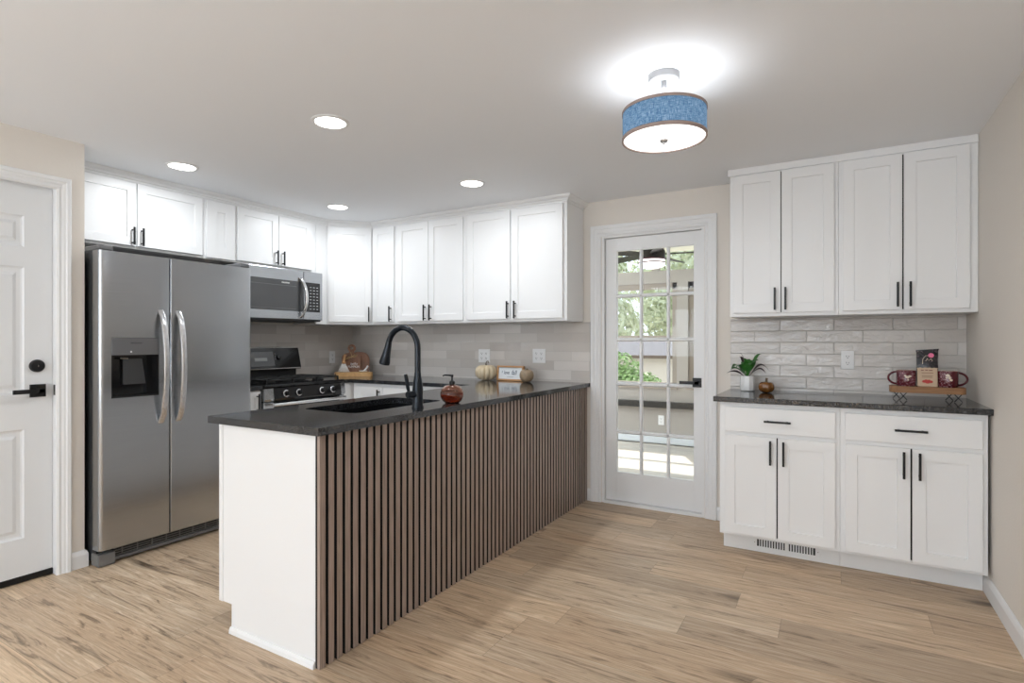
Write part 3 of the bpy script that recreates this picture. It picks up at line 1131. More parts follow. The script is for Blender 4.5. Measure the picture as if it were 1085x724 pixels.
# back run base cabinets, corner and the slim one by the refrigerator
cabinet('base_cabinet', 'white base cabinet under the worktop between the range and peninsula', 'cabinet', (-3.575, 3.430, 0), 0, 1.302, WY - 3.445, 0.883,
        [(0.045, 0.345, 0.128, 0.856, 0.318, 0.77), (0.352, 0.800, 0.128, 0.856, 0.772, 0.77), (0.806, 1.25, 0.128, 0.856, 1.20, 0.77)], toe=0.112)
cabinet('base_cabinet', 'narrow white filler base in the corner right of the range', 'cabinet', (-3.600, 3.343, 0), R90, 0.66, 0.58, 0.883, [], toe=0.112, toe_in=0.08)
cabinet('base_cabinet', 'slim white base cabinet squeezed between refrigerator and gas range', 'cabinet', (-3.620, 2.384, 0), R90, 0.180, 0.58, 0.883,
        [(0.008, 0.172, 0.128, 0.875, 0.140, 0.79, 0.045)], toe=0.112, toe_in=0.08)
o = put('worktop', bx(-4.203, -3.585, 2.384, 2.563, 0.884, 0.914, 0.002), M['granite'])
tag(o, 'short black worktop piece between refrigerator and gas range', 'worktop')

# ------------------------------------------------------------ refrigerator
fy0, fsp, fy1 = 1.466, 1.836, 2.374
FXF = -3.440
t = thing('refrigerator', 'stainless steel side-by-side refrigerator with ice dispenser', 'refrigerator', (0, 0, 0))
put('body', bx(-4.195, -3.522, fy0 + .004, fy1 - .004, 0.02, 1.742, 0.004), M['fridgeside'], t)


def rounded_door(bm, ya, yb, za, zb, x0, x1, r0, r1, hole=None):
    """door slab seen from +x, rounded vertical edges r0 (low y) and r1 (high y); optional rectangular opening"""
    prf = [(x0, ya)]
    n = 6
    for i in range(n + 1):
        a = R(90 * i / n)
        prf.append((x1 - r0 + r0 * math.sin(a), ya + r0 - r0 * math.cos(a)))
    for i in range(n + 1):
        a = R(90 * i / n)
        prf.append((x1 - r1 + r1 * math.cos(a), yb - r1 + r1 * math.sin(a)))
    prf.append((x0, yb))
    if not hole:
        prism(bm, prf, za, zb)
        return
    hy0, hy1, hz0, hz1 = hole
    m = n + 1                      # index of the end of the first arc
    left = prf[:m + 1] + [(x1, hy0), (x0, hy0)]
    right = [(x0, hy1), (x1, hy1)] + prf[m + 1:]
    mid = [(x0, hy0), (x1, hy0), (x1, hy1), (x0, hy1)]
    prism(bm, left, za, zb)
    prism(bm, right, za, zb)
    prism(bm, mid, za, hz0)
    prism(bm, mid, hz1, zb)


bm = new()
rounded_door(bm, fy0, fsp - .003, 0.092, 1.733, -3.518, FXF, .022, .006, (1.524, 1.772, .920, 1.256))
fd = put('freezer_door', bm, M['steel'], t, True, ang=25)
bm = new()
rounded_door(bm, fsp + .003, fy1, 0.092, 1.733, -3.518, FXF, .006, .022)
rd = put('fridge_door', bm, M['steel'], t, True, ang=25)
bm = new()
box(bm, -3.516, -3.500, 1.524, 1.772, .920, 1.256)
box(bm, -3.50, FXF - .002, 1.524, 1.532, .920, 1.158)
box(bm, -3.50, FXF - .002, 1.764, 1.772, .920, 1.158)
box(bm, -3.50, FXF + .004, 1.526, 1.770, .920, .930)
dp = put('dispenser', bm, M['blackgloss'], fd)
o = put('control_panel', bx(-3.50, FXF + .002, 1.526, 1.770, 1.158, 1.254, .001), M['panelgrey'], dp)
lettering('lettering', 'FRIGIDAIRE', 0.012, M['slot'], dp, (FXF + .0026, 1.65, 1.225), (R(90), 0, R(90)))
bm = new()
lathe(bm, [(0, 0), (.005, 0), (.005, .001), (0, .0012)], 14)
put('button', bm, M['plate'], dp, loc=(FXF + .002, 1.622, 1.176), rot=(0, R(90), 0))
bm = new()
prof(bm, [(1.60, 1.135), (1.70, 1.135), (1.72, .99), (1.60, .99)], lambda p, tt: (tt, p[0], p[1]), -3.498, -3.480)
put('paddle', bm, M['fridgeside'], dp)
bm = new()
tube(bm, [(-3.47, 1.58, 1.14), (-3.47, 1.62, 1.138)], .006, 8)
put('spout_ring', bm, M['chrome'], dp)
for yy, par in ((1.783, fd), (1.884, rd)):
    bm = new()
    pts = []
    for i in range(15):
        s = i / 14
        pts.append((FXF + .004 + 0.062 * math.sin(PI * s) ** 0.55 if 0 < i < 14 else FXF - .002, yy, .752 + .668 * s))
    n = len(pts)
    rings = []
    for i, p in enumerate(pts):
        w = .0155
        d = .014
        rings.append([bm.verts.new((p[0] + a * d / 2, p[1] + b * w, p[2])) for (a, b) in ((-1, -1), (.3, -1), (1, -.6), (1, .6), (.3, 1), (-1, 1))])
    for a, b in zip(rings, rings[1:]):
        for j in range(6):
            bm.faces.new((a[j], a[(j + 1) % 6], b[(j + 1) % 6], b[j]))
    bm.faces.new(rings[0])
    bm.faces.new(rings[-1])
    put('handle', bm, M['steelv'], par, True, ang=50)
bm = new()
box(bm, -3.56, -3.49, fy0 + .006, fy1 - .006, .028, .088)
gr = put('grille', bm, M['blackmatte'], t)
bm = new()
for k in range(4):
    box(bm, -3.49, -3.484, fy0 + .09, fy1 - .01, .034 + k * .013, .038 + k * .013)
for k in range(10):
    yy = fy0 + .13 + k * .08
    box(bm, -3.49, -3.483, yy, yy + .005, .034, .078)
put('louvre', bm, M['greyplastic'], gr)
put('kick_strip', bx(-3.50, -3.474, fy0 + .09, fy1 - .004, .012, .030, .002), M['panelgrey'], t)
put('foot', bx(-3.535, -3.452, fy0, fy0 + .085, .003, .070, .006, 2), M['greyplastic'], t)
put('foot', bx(-3.535, -3.452, fy1 - .085, fy1, .003, .070, .006, 2), M['greyplastic'], t)
put('hinge_cover', bx(-3.62, -3.455, fy0 + .004, fy0 + .075, 1.735, 1.765, .008, 2), M['panelgrey'], t)
put('hinge_cover', bx(-3.62, -3.455, fy1 - .075, fy1 - .004, 1.735, 1.765, .008, 2), M['panelgrey'], t)

# ------------------------------------------------------------ microwave
t = thing('microwave', 'stainless over-the-range microwave with curved handle, above the gas range', 'microwave', (0, 0, 0))
MF = -3.812
my0, my1, mz0, mz1 = 2.548, 3.300, 1.405, 1.820
put('body', bx(XK + .012, MF - .022, my0 + .002, my1 - .002, mz0, mz1, .002), M['fridgeside'], t)
bm = new()
dsp = 3.105
box(bm, MF - .02, MF, my0, dsp - .002, mz0 + .012, mz1, .004, 2)
dr = put('door', bm, M['steel'], t)
put('window', bx(MF, MF + .0015, my0 + .03, dsp - .004, mz0 + .078, mz1 - .090, .0006), M['darkglass'], dr)
bm = new()
for (a, b, c, d) in ((my0 + .07, 3.03, mz0 + .095, mz0 + .097), (my0 + .07, 3.03, mz1 - .135, mz1 - .133)):
    box(bm, MF + .0015, MF + .002, a, b, c, d)
put('window_border', bm, M['panelgrey'], dr)
lettering('lettering', 'FRIGIDAIRE', 0.015, M['whiteink'], dr, (MF + .002, 2.93, mz1 - .112), (R(90), 0, R(90)))
put('control_panel', bx(MF - .02, MF, dsp + .001, my1, mz0 + .012, mz1, .004, 2), M['steel'], t)
kp = put('keypad', bx(MF, MF + .0015, dsp + .012, my1 - .028, mz0 + .078, mz1 - .090, .0006), M['blackgloss'], t)
bm = new()
for i in range(3):
    for j in range(8):
        y = dsp + .060 + i * .034
        z = mz0 + .10 + j * .026
        box(bm, MF + .0015, MF + .002, y, y + .018, z, z + .007)
put('key_marks', bm, M['lcd'], kp)
bm = new()
pts = []
rings = []
for i in range(17):
    s = i / 16
    bow = math.sin(PI * s) ** 0.6
    z = mz0 + .022 + s * .335
    rings.append([bm.verts.new((MF + .001 + bow * .052 + a * .008, 3.085 + b * .013 + 0.03 * bow - .02, z)) for (a, b) in ((-1, -1), (.2, -1.1), (1, -.5), (1, .5), (.2, 1.1), (-1, 1))])
for a, b in zip(rings, rings[1:]):
    for j in range(6):
        bm.faces.new((a[j], a[(j + 1) % 6], b[(j + 1) % 6], b[j]))
bm.faces.new(rings[0])
bm.faces.new(rings[-1])
put('handle', bm, M['steelb'], dr, True, ang=60)
bm = new()
box(bm, MF - .30, MF - .03, my0 + .06, my1 - .06, mz0 - .008, mz0)
put('vent_grille', bm, M['blackmatte'], t)

# ------------------------------------------------------------ gas range
t = thing('gas_range', 'black gas range with steel-trimmed knobs and raised control backguard', 'range', (0, 0, 0))
gy0, gy1 = 2.568, 3.332
GX = -3.590
put('body', bx(XK + .012, GX - .02, gy0, gy1, 0.03, 0.895, .003), M['blackmatte'], t)
put('cooktop', bx(XK + .06, GX + .012, gy0, gy1, 0.895, 0.918, .006, 2), M['blackgloss'], t)
bm = new()
prof(bm, [(GX - .02, .795), (GX + .020, .795), (GX + .028, .81), (GX + .014, .890), (GX - .02, .893)], lambda p, tt: (p[0], tt, p[1]), gy0 + .082, gy1 - .05)
put('control_panel', bm, M['blackgloss'], t)
for (a, b) in ((gy0, gy0 + .080), (gy1 - .048, gy1)):
    bm = new()
    prof(bm, [(GX - .02, .795), (GX + .012, .795), (GX + .020, .81), (GX + .008, .888), (GX - .02, .893)], lambda p, tt: (p[0], tt, p[1]), a, b)
    put('end_cap', bm, M['steel'], t)
for yy in (2.748, 2.864, 3.086, 3.196):
    bm = new()
    lathe(bm, [(0, 0), (.027, 0), (.027, .005), (.022, .008), (.022, .012)], 24)
    kb = put('knob', bm, M['steelb'], t, True, (GX + .020, yy, .843), (0, R(80), 0))
    bm = new()
    lathe(bm, [(0, .010), (.0185, .010), (.0165, .034), (0, .036)], 24)
    box(bm, -.017, .017, -.004, .004, .034, .040, .001)
    put('knob_grip', bm, M['blackgloss'], kb, True)
bm = new()
box(bm, GX - .018, GX + .006, gy0 + .002, gy0 + .086, .18, .788, .002)
box(bm, GX - .018, GX + .006, gy1 - .054, gy1 - .002, .18, .788, .002)
box(bm, GX - .018, GX + .006, gy0 + .086, gy1 - .054, .18, .26, .002)
od = put('oven_door', bm, M['steel'], t)
put('oven_window', bx(GX - .018, GX + .008, gy0 + .086, gy1 - .054, .26, .786), M['blackgloss'], od)
bm = new()
tube(bm, [(GX + .062, gy0 + .04, .770), (GX + .062, gy1 - .04, .770)], .0135, 14)
for yy in (gy0 + .09, gy1 - .09):
    tube(bm, [(GX + .005, yy, .770), (GX + .062, yy, .770)], .009, 10)
put('handle', bm, M['steelb'], od, True)
put('drawer', bx(GX - .018, GX + .004, gy0 + .002, gy1 - .002, .05, .172, .002), M['steel'], t)
# backguard
bm = new()
prof(bm, [(XK + .012, .915), (XK + .085, .915), (XK + .085, 1.000), (XK + .012, 1.0)], lambda p, tt: (p[0], tt, p[1]), gy0 + .03, gy1 - .05)
put('backguard_riser', bm, M['blackmatte'], t)
bm = new()
prof(bm, [(XK + .012, .998), (XK + .115, .998), (XK + .128, 1.012), (XK + .085, 1.178), (XK + .07, 1.19), (XK + .012, 1.19)], lambda p, tt: (p[0], tt, p[1]), gy0 + .002, gy1 - .030)
bg_ = put('backguard', bm, M['blackgloss'], t)
for (xx, zz) in ((XK + .120, 1.006), (XK + .077, 1.183)):
    bm = new()
    tube(bm, [(xx, gy0 + .004, zz), (xx, gy1 - .032, zz)], .0085 if zz < 1.1 else .006, 10)
    put('steel_strip', bm, M['steelb'], bg_, True)
def on_face(y0, y1, s0, s1, lift=.0012):
    """thin plate on the sloped face, s = 0..1 up the slope"""
    a = Vector((XK + .128, 0, 1.012))
    b = Vector((XK + .085, 0, 1.178))
    d = b - a
    nrm = Vector((d.z, 0, -d.x)).normalized()
    bm = new()
    vs = []
    for l in (0, lift):
        for (y, s) in ((y0, s0), (y1, s0), (y1, s1), (y0, s1)):
            p = a + d * s + nrm * l
            vs.append(bm.verts.new((p.x, y, p.z)))
    bm.faces.new(vs[:4])
    bm.faces.new(vs[4:])
    for i in range(4):
        bm.faces.new((vs[i], vs[(i + 1) % 4], vs[4 + (i + 1) % 4], vs[4 + i]))
    return bm
put('display', on_face(2.86, 2.975, .36, .52), M['lcd'], bg_)
put('button_panel', on_face(2.80, 3.04, .10, .82, .0008), M['darkglass'], bg_)
bm = new()
lathe(bm, [(0, 0), (.020, 0), (.018, .016), (0, .018)], 20)
put('dial', bm, M['blackgloss'], bg_, True, (XK + .106, 3.085, 1.10), (0, R(76), 0))
for i in range(3):
    put('button', on_face(3.052, 3.062, .42 + i * .12, .50 + i * .12, .002), M['panelgrey'], bg_)
# grates and burners
for k in range(3):
    a = gy0 + .035 + k * .233
    b = a + .222
    bm = new()
    x0, x1 = XK + .15, GX - .015
    for (p, q, r, s) in ((x0, x1, a, a + .012), (x0, x1, b - .012, b), (x0, x0 + .012, a, b), (x1 - .012, x1, a, b), (x0, x1, (a + b) / 2 - .005, (a + b) / 2 + .005)):
        box(bm, p, q, r, s, .938, .950, .002)
    for xx in (x0 + .13, (x0 + x1) / 2, x1 - .13):
        box(bm, xx - .005, xx + .005, a, b, .938, .950, .002)
    for (xx, yy) in ((x0, a), (x0, b - .012), (x1 - .012, a), (x1 - .012, b - .012)):
        box(bm, xx, xx + .012, yy, yy + .012, .917, .940)
    put('grate', bm, M['blackmatte'], t)
for (xx, yy) in ((-3.95, 2.72), (-3.73, 2.72), (-3.84, 2.95), (-3.95, 3.18), (-3.73, 3.18)):
    bm = new()
    lathe(bm, [(0, .917), (.045, .917), (.045, .926), (.03, .928), (.03, .934), (0, .935)], 24, (xx, yy))
    put('burner', bm, M['blackmatte'], t, True)

# ------------------------------------------------------------ outlets
def outlet(label, loc, rz, gangs=1, w=None, scale=1.0):
    t = thing('wall_outlet', label, 'outlet', loc, rz)
    w = w or (.070 if gangs == 1 else .116)
    put('plate', bx(-w / 2, w / 2, -.006, 0, -.0575, .0575, .0015), M['plate'], t)
    for g in range(gangs):
        cx = 0 if gangs == 1 else (-.023 + .046 * g)
        for s in (-1, 1):
            bm = new()
            lathe(bm, [(0, 0), (.0165, 0), (.0165, .002), (0, .002)], 20)
            f = put('socket', bm, M['plate'], t, loc=(cx, -.006, s * .020), rot=(R(90), 0, 0))
            bm = new()
            for (a, b, ww, hh2) in ((-.006, .003, .0014, .005), (.006, .003, .0014, .004), (0, -.008, .0025, .0025)):
                box(bm, a - ww, a + ww, b - hh2, b + hh2, .002, .0024)
            put('slot', bm, M['slot'], f)
    return t


outlet('left double outlet on kitchen tiles, above the cream ribbed pumpkin', (-2.618, WY - .010, 1.112), 0, 2)
outlet('right double outlet on kitchen tiles, above the small mottled pumpkin', (-2.085, WY - .010, 1.118), 0, 2)
outlet('single outlet on glossy tiles between amber pumpkin and mugs', (0.068, WY - .010, 1.120), 0, 1)
outlet('single outlet on side tiles just right of the gas range', (XK + .010, 3.755, 1.085), R90, 1)
# ------------------------------------------------------------ ceiling lights
labels = ['lit recessed ceiling light nearest the camera, above the sink', 'lit recessed ceiling light in front of the refrigerator',
          'lit recessed ceiling light near the corner cabinet, smallest in view', 'lit recessed ceiling light above the peninsula near the right-hand wall cabinets']
for (x, y), lb in zip(CANS, labels):
    t = thing('recessed_light', lb, 'ceiling light', (x, y, CZ), 0, 'recessed lights in the kitchen ceiling')
    bm = new()
    lathe(bm, [(.072, 0), (.090, 0), (.090, -.003), (.082, -.006), (.074, -.007), (.072, -.002)], 40)
    put('trim_ring', bm, M['trim'], t, True)
    bm = new()
    lathe(bm, [(0, -.0005), (.0725, -.0005), (.0725, -.004), (0, -.004)], 40)
    put('lens', bm, M['lens'], t)
    l = lamp('recessed_lamp', 'AREA', (0, 0, -.012), CAN_W, WARM, (0, 0, 0), .13, None, 'DISK')
    l.parent = t
# pendant
t = thing('drum_ceiling_light', 'semi-flush ceiling light with blue woven drum shade and white diffuser', 'ceiling light', (-0.600, 2.255, CZ))
bm = new()
lathe(bm, [(0, 0), (.062, 0), (.062, -.018), (.058, -.024), (0, -.024)], 40)
cn = put('canopy', bm, M['canopy'], t, True)
bm = new()
tube(bm, [(0, 0, -.024), (0, 0, -.135)], .008, 12)
tube(bm, [(-.012, -.02, -.022), (-.012, -.02, -.055)], .004, 8)
put('stem', bm, M['ceramic'], t, True)
bm = new()
lathe(bm, [(0, -.026), (.010, -.026), (.010, -.05), (0, -.05)], 14)
put('collar', bm, M['chrome'], t, True)
RT, RB, SR = -.143, -.262, .165
bm = new()
seg = 64
for (ra, za, zb) in ((SR, RB + .012, RT - .010),):
    a = [bm.verts.new((ra * math.cos(2 * PI * i / seg), ra * math.sin(2 * PI * i / seg), za)) for i in range(seg)]
    b = [bm.verts.new((ra * math.cos(2 * PI * i / seg), ra * math.sin(2 * PI * i / seg), zb)) for i in range(seg)]
    for i in range(seg):
        bm.faces.new((a[i], a[(i + 1) % seg], b[(i + 1) % seg], b[i]))
sh = put('shade', bm, M['shade'], t, True)
for (za, zb) in ((RT - .011, RT), (RB, RB + .013)):
    bm = new()
    lathe(bm, [(SR - .003, za), (SR + .0025, za), (SR + .0025, zb), (SR - .003, zb), (SR - .003, za)], 64)
    # remove end caps made by lathe
    bmesh.ops.delete(bm, geom=[f for f in bm.faces if len(f.verts) > 4], context='FACES')
    put('shade_band', bm, M['band'], sh, True)
bm = new()
lathe(bm, [(0, RB + .007), (SR - .005, RB + .007), (SR - .005, RB + .004), (SR * .6, RB - .001), (0, RB - .003)], 64)
put('diffuser', bm, M['lens2'], t, True)
bm = new()
lathe(bm, [(0, RB - .002), (.017, RB - .002), (.014, RB - .009), (.006, RB - .011), (.006, RB - .016), (0, RB - .018)], 24)
put('finial', bm, M['chrome'], t, True)
bm = new()
for k in range(3):
    a = R(30 + 120 * k)
    tube(bm, [(0, 0, RT - .012), (SR * math.cos(a), SR * math.sin(a), RT - .012)], .0025, 6)
put('spider', bm, M['chrome'], t, True)
l = lamp('pendant_bulb', 'POINT', (0.0, 0.0, -.205), PENDANT_W, (0.92, 0.96, 1.0), size=.09)
l.parent = t
l = lamp('pendant_diffuser_lamp', 'AREA', (0, 0, RB - .022), 3, (0.97, 0.98, 1.0), (0, 0, 0), .30, None, 'DISK')
l.parent = t

# ------------------------------------------------------------ things on the peninsula
WT = 0.914
# soap dispenser
t = thing('soap_dispenser', 'round amber glass soap bottle with black pump on the peninsula', 'soap dispenser', (-1.722, 2.335, WT))
t.scale = (.82, .82, .92)
bm = new()
lathe(bm, [(0, 0), (.042, 0), (.060, .012), (.0735, .035), (.0755, .055), (.068, .078), (.050, .094), (.030, .102), (.020, .104), (.0175, .106), (.0175, .104), (.028, .099), (.048, .091), (.065, .076), (.0725, .055), (.0705, .036), (.058, .015), (.040, .004), (0, .004)], 40, ribs=12, depth=.05)
bt = put('bottle', bm, M['amber'], t, True)
bm = new()
lathe(bm, [(0, .006), (.038, .006), (.055, .017), (.0655, .036), (.0675, .052), (.066, .060), (0, .060)], 40)
put('soap_liquid', bm, M['soap'], bt, True)
bm = new()
lathe(bm, [(0, .102), (.018, .102), (.019, .122), (.012, .126), (.006, .128), (.006, .145), (.009, .147), (.009, .160), (0, .161)], 22)
tube(bm, [(0, 0, .155), (-.045, -.014, .157), (-.060, -.018, .153)], [.006, .0045, .004], 8)
put('pump', bm, M['black'], t, True)


def pumpkin(name, label, loc, r, h, m, ribs=10, stem_m=None, stem_h=.03, depth=.13, bend=.01, rz=0.0, curl=False):
    t = thing(name, label, 'pumpkin', loc, rz)
    bm = new()
    pr = []
    n = 12
    for i in range(n + 1):
        a = -PI / 2 + PI * i / n
        rr = r * math.cos(a) ** 0.72 if 0 < i < n else 0
        z = h / 2 + h / 2 * math.sin(a)
        if i > n * .7:
            z -= h * .10 * ((i / n - .7) / .3) ** 2
        pr.append((rr, z))
    lathe(bm, pr, ribs * 6, ribs=ribs, depth=depth)
    put('body', bm, m, t, True, ang=80)
    bm = new()
    zt = h * .90
    if curl:
        pts = [(0, 0, zt - .005), (-.002, 0, zt + .02), (.004, 0, zt + .036), (.018, 0, zt + .038), (.024, 0, zt + .022)]
        tube(bm, pts, [.008, .005, .004, .0045, .006], 8)
    else:
        tube(bm, [(0, 0, zt - .005), (0, 0, zt + stem_h * .5), (bend, 0, zt + stem_h)], [.009, .0065, .0075], 8)
    put('stem', bm, stem_m or M['stem'], t, True)
    return t


pumpkin('pumpkin', 'cream ribbed pumpkin with curled stem, left of the framed sign', (-2.505, 3.872, WT), .092, .134, M['cream'], 11, curl=True, depth=.22)
pumpkin('pumpkin', 'small mottled tan gourd overlapping the framed sign', (-2.107, 3.845, WT), .057, .106, M['creamd'], 9, depth=.04, stem_h=.006)
# framed sign
t = thing('framed_sign', 'small wooden framed autumn sign standing between two pumpkins', 'sign', (-2.288, 3.895, WT + .001))
t.rotation_euler = (R(-6), 0, 0)
w, h = .124, .122
bm = new()
for (a, b, c, d) in ((-w, w, 0, .014), (-w, w, h - .014, h), (-w, -w + .014, .014, h - .014), (w - .014, w, .014, h - .014)):
    box(bm, a, b, -.012, .012, c, d, .001)
put('frame', bm, M['signw'], t)
put('board', bx(-w + .014, w - .014, -.002, .006, .014, h - .014), M['paper'], t)
lettering('lettering', 'I', .030, M['ink'], t, (-.078, -.003, .070), (R(90), 0, 0), shear=.2)
lettering('lettering', 'love', .044, M['ink'], t, (-.036, -.003, .066), (R(90), 0, 0), shear=.25, sx=.70)
lettering('lettering', 'fall', .052, M['ink'], t, (.034, -.003, .066), (R(90), 0, 0), shear=.25, sx=.85)
bm = new()
box(bm, -.03, .03, -.0028, -.002, .030, .032)
put('underline', bm, M['panelgrey'], t)

# corner group: tray, boards, whisk, spoon
A45 = R(38)
base = Vector((-3.905, 3.715, WT))
dirx = Vector((math.cos(A45), math.sin(A45), 0))
diry = Vector((-math.sin(A45), math.cos(A45), 0))
def cl(u, v, z=0):
    p = base + dirx * u + diry * v
    return (p.x, p.y, WT + z)
t = thing('wooden_tray', 'pale honey wooden slab tray in the corner under the dark boards', 'tray', cl(.025, -.01), A45)
bm = new()
pts = rrect(-.172, .172, -.060, .060, .055, 8)
prism(bm, pts, 0, .036)
put('slab', bm, M['honey'], t, True, ang=40)
bm = new()
lathe(bm, [(0, 0), (.008, 0), (.008, .003), (0, .003)], 14)
put('peg', bm, M['stem'], t, loc=(-.155, -.0515, .018), rot=(R(90), 0, R(-35)))
# boards stand behind the slab, lean back


def board_mesh(w, h, r, neck_w, neck_h, th, hole=.012):
    bm = new()
    pts = []
    n = 8
    for i in range(n + 1):
        a = R(0 + 90 * i / n)
        pts.append((w / 2 - r + r * math.cos(a), h - r + r * math.sin(a)))
    if neck_h:
        pts.append((neck_w / 2, h + .004))
        cr = neck_w * .75
        for i in range(13):
            a = R(-50 + 280 * i / 12)
            pts.append((cr * math.cos(a), h + neck_h - cr + cr * math.sin(a)))
        pts.append((-neck_w / 2, h + .004))
    for i in range(n + 1):
        a = R(90 + 90 * i / n)
        pts.append((-w / 2 + r + r * math.cos(a), h - r + r * math.sin(a)))
    pts += [(-w / 2, .01), (-w / 2 + .01, 0), (w / 2 - .01, 0), (w / 2, .01)]
    outer_e = []
    vs = [bm.verts.new((p[0], 0, p[1])) for p in pts]
    for i in range(len(vs)):
        outer_e.append(bm.edges.new((vs[i], vs[(i + 1) % len(vs)])))
    if neck_h:
        cr = neck_w * .75
        hv = [bm.verts.new((hole * math.cos(2 * PI * i / 16), 0, h + neck_h - cr + hole * math.sin(2 * PI * i / 16))) for i in range(16)]
        for i in range(16):
            outer_e.append(bm.edges.new((hv[i], hv[(i + 1) % 16])))
    r_ = bmesh.ops.triangle_fill(bm, use_beauty=True, edges=outer_e)
    fs = [g for g in r_['geom'] if isinstance(g, bmesh.types.BMFace)]
    ex = bmesh.ops.extrude_face_region(bm, geom=fs)
    for v in [g for g in ex['geom'] if isinstance(g, bmesh.types.BMVert)]:
        v.co.y += th
    return bm


t = thing('cutting_board', 'dark paddle cutting board with round holed handle and white lettering', 'cutting board', cl(-.010, .060), A45)
t.rotation_euler = (R(-9), 0, A45)
put('board', board_mesh(.175, .215, .05, .050, .085, .014, .016), M['darkw'], t)
lettering('lettering', 'hello', .034, M['whiteink'], t, (.022, -.001, .112), (R(90), 0, 0), shear=.3)
lettering('lettering', 'PUMPKIN', .032, M['whiteink'], t, (.022, -.001, .083), (R(90), 0, 0), sx=.78, extrude=.0006)
bm = new()
tube(bm, [(-.010, -.004, .225), (0, -.006, .20), (.004, -.006, .165)], .004, 6)
tube(bm, [(0, -.006, .178), (.03, -.012, .196), (.055, -.012, .190), (.03, -.012, .178), (0, -.006, .176)], .0045, 6)
tube(bm, [(0, -.006, .178), (-.03, -.012, .172), (-.055, -.012, .150), (-.025, -.012, .158), (0, -.006, .176)], .0045, 6)
put('twine_bow', bm, M['twine'], t, True)
t = thing('cutting_board', 'plain dark rounded cutting board leaning behind the lettered paddle board', 'cutting board', cl(.060, .098), A45)
t.rotation_euler = (R(-9), 0, A45)
put('board', board_mesh(.185, .225, .075, 0, 0, .014), M['darkw'], t)
# whisk: fanned wires
t = thing('whisk', 'pale fan-shaped whisk standing on the left of the honey wooden tray', 'whisk', cl(-.063, -.022, .037), A45)
bm = new()
for i in range(11):
    s = -1 + 2 * i / 10
    for q in (-1, 1):
        tube(bm, [(s * .012, 0, .088), (s * .022, q * .006, .060), (s * .050, q * .010 * (1 - abs(s) * .5), .002)], .0018, 5)
put('wire_fan', bm, M['ceramic'], t, True)
bm = new()
lathe(bm, [(0, .078), (.016, .078), (.018, .092), (.012, .100), (.009, .108), (0, .110)], 16)
tube(bm, [(0, 0, .100), (.004, .02, .135), (.008, .03, .160)], [.009, .010, .013], 10)
put('grip', bm, M['signw'], t, True)
t = thing('scoop', 'small white ceramic scoop lying on the right of the honey wooden tray', 'scoop', cl(.110, -.015, .037), A45)
bm = new()
lathe(bm, [(0, 0), (.022, 0), (.036, .008), (.038, .014), (.033, .013), (.02, .006), (0, .005)], 22)
put('bowl', bm, M['ceramic'], t, True)
bm = new()
tube(bm, [(.006, 0, .008), (.030, 0, .034), (.046, 0, .058)], [.007, .0075, .009], 10)
put('handle', bm, M['ceramic'], t, True)

# ------------------------------------------------------------ things on the coffee counter
t = thing('potted_plant', 'small leafy green plant in a white faceted pot', 'plant', (-0.490, 3.880, WT))
bm = new()
lathe(bm, [(0, .0), (.034, .0), (.043, .006), (.046, .030), (.046, .098), (.041, .098), (.040, .070), (0, .070)], 10)
put('pot', bm, M['ceramic'], t)
bm = new()
lathe(bm, [(0, .069), (.0405, .069), (.036, .080), (0, .086)], 20)
put('soil', bm, M['stem'], t, True)


def leaf_mesh(L, W, rise, droop, ang, twist=0.0):
    bm = new()
    n = 9
    rows_ = []
    ca_, sa_ = math.cos(ang), math.sin(ang)
    for i in range(n + 1):
        s = i / n
        wd = W * (0.10 if s < .25 else math.sin(PI * ((s - .22) / .78) ** 0.8) if s < 1 else 0.0) + .0015
        rad = L * (s * 0.92)
        z = rise * math.sin(s * PI * .55) - droop * s * s * s
        row = []
        for q in (-1, 0, 1):
            y = q * wd
            zz = z + abs(q) * wd * .35 + q * twist * wd
            row.append(bm.verts.new((rad * ca_ - y * sa_, rad * sa_ + y * ca_, zz)))
        rows_.append(row)
    for a, b in zip(rows_, rows_[1:]):
        for j in range(2):
            bm.faces.new((a[j], a[j + 1], b[j + 1], b[j]))
    r_ = bmesh.ops.extrude_face_region(bm, geom=list(bm.faces))
    for v in [g for g in r_['geom'] if isinstance(g, bmesh.types.BMVert)]:
        v.co.z -= .0008
    return bm


leaves = [(150, .135, .026, .10, .035, 'leaf'), (200, .14, .020, .055, .02, 'leafd'), (165, .12, .025, .075, .02, 'leaf'), (100, .07, .022, .13, .01, 'leaf'), (60, .08, .026, .11, .0, 'leaf'),
          (35, .10, .016, .15, -.01, 'leaf'), (20, .14, .017, .115, .060, 'leafd'), (-15, .125, .014, .085, .045, 'leafd'), (-70, .08, .028, .11, .02, 'leaf'), (-110, .07, .024, .12, .02, 'leaf'),
          (130, .10, .013, .14, .0, 'leafd'), (-140, .09, .022, .10, .03, 'leaf'), (5, .07, .024, .12, .0, 'leaf'), (180, .05, .014, .155, -.01, 'leafd')]
for (a, L, W, rise, droop, mm) in leaves:
    put('leaf', leaf_mesh(L, W, rise, droop, R(a), .2), M[mm], t, True, (0, 0, .080), ang=80)
pumpkin('glass_pumpkin', 'small brown amber glass pumpkin beside the white plant pot', (-0.3705, 3.800, WT), .048, .073, M['amber2'], 8, M['stem'], .026, .12, .002)

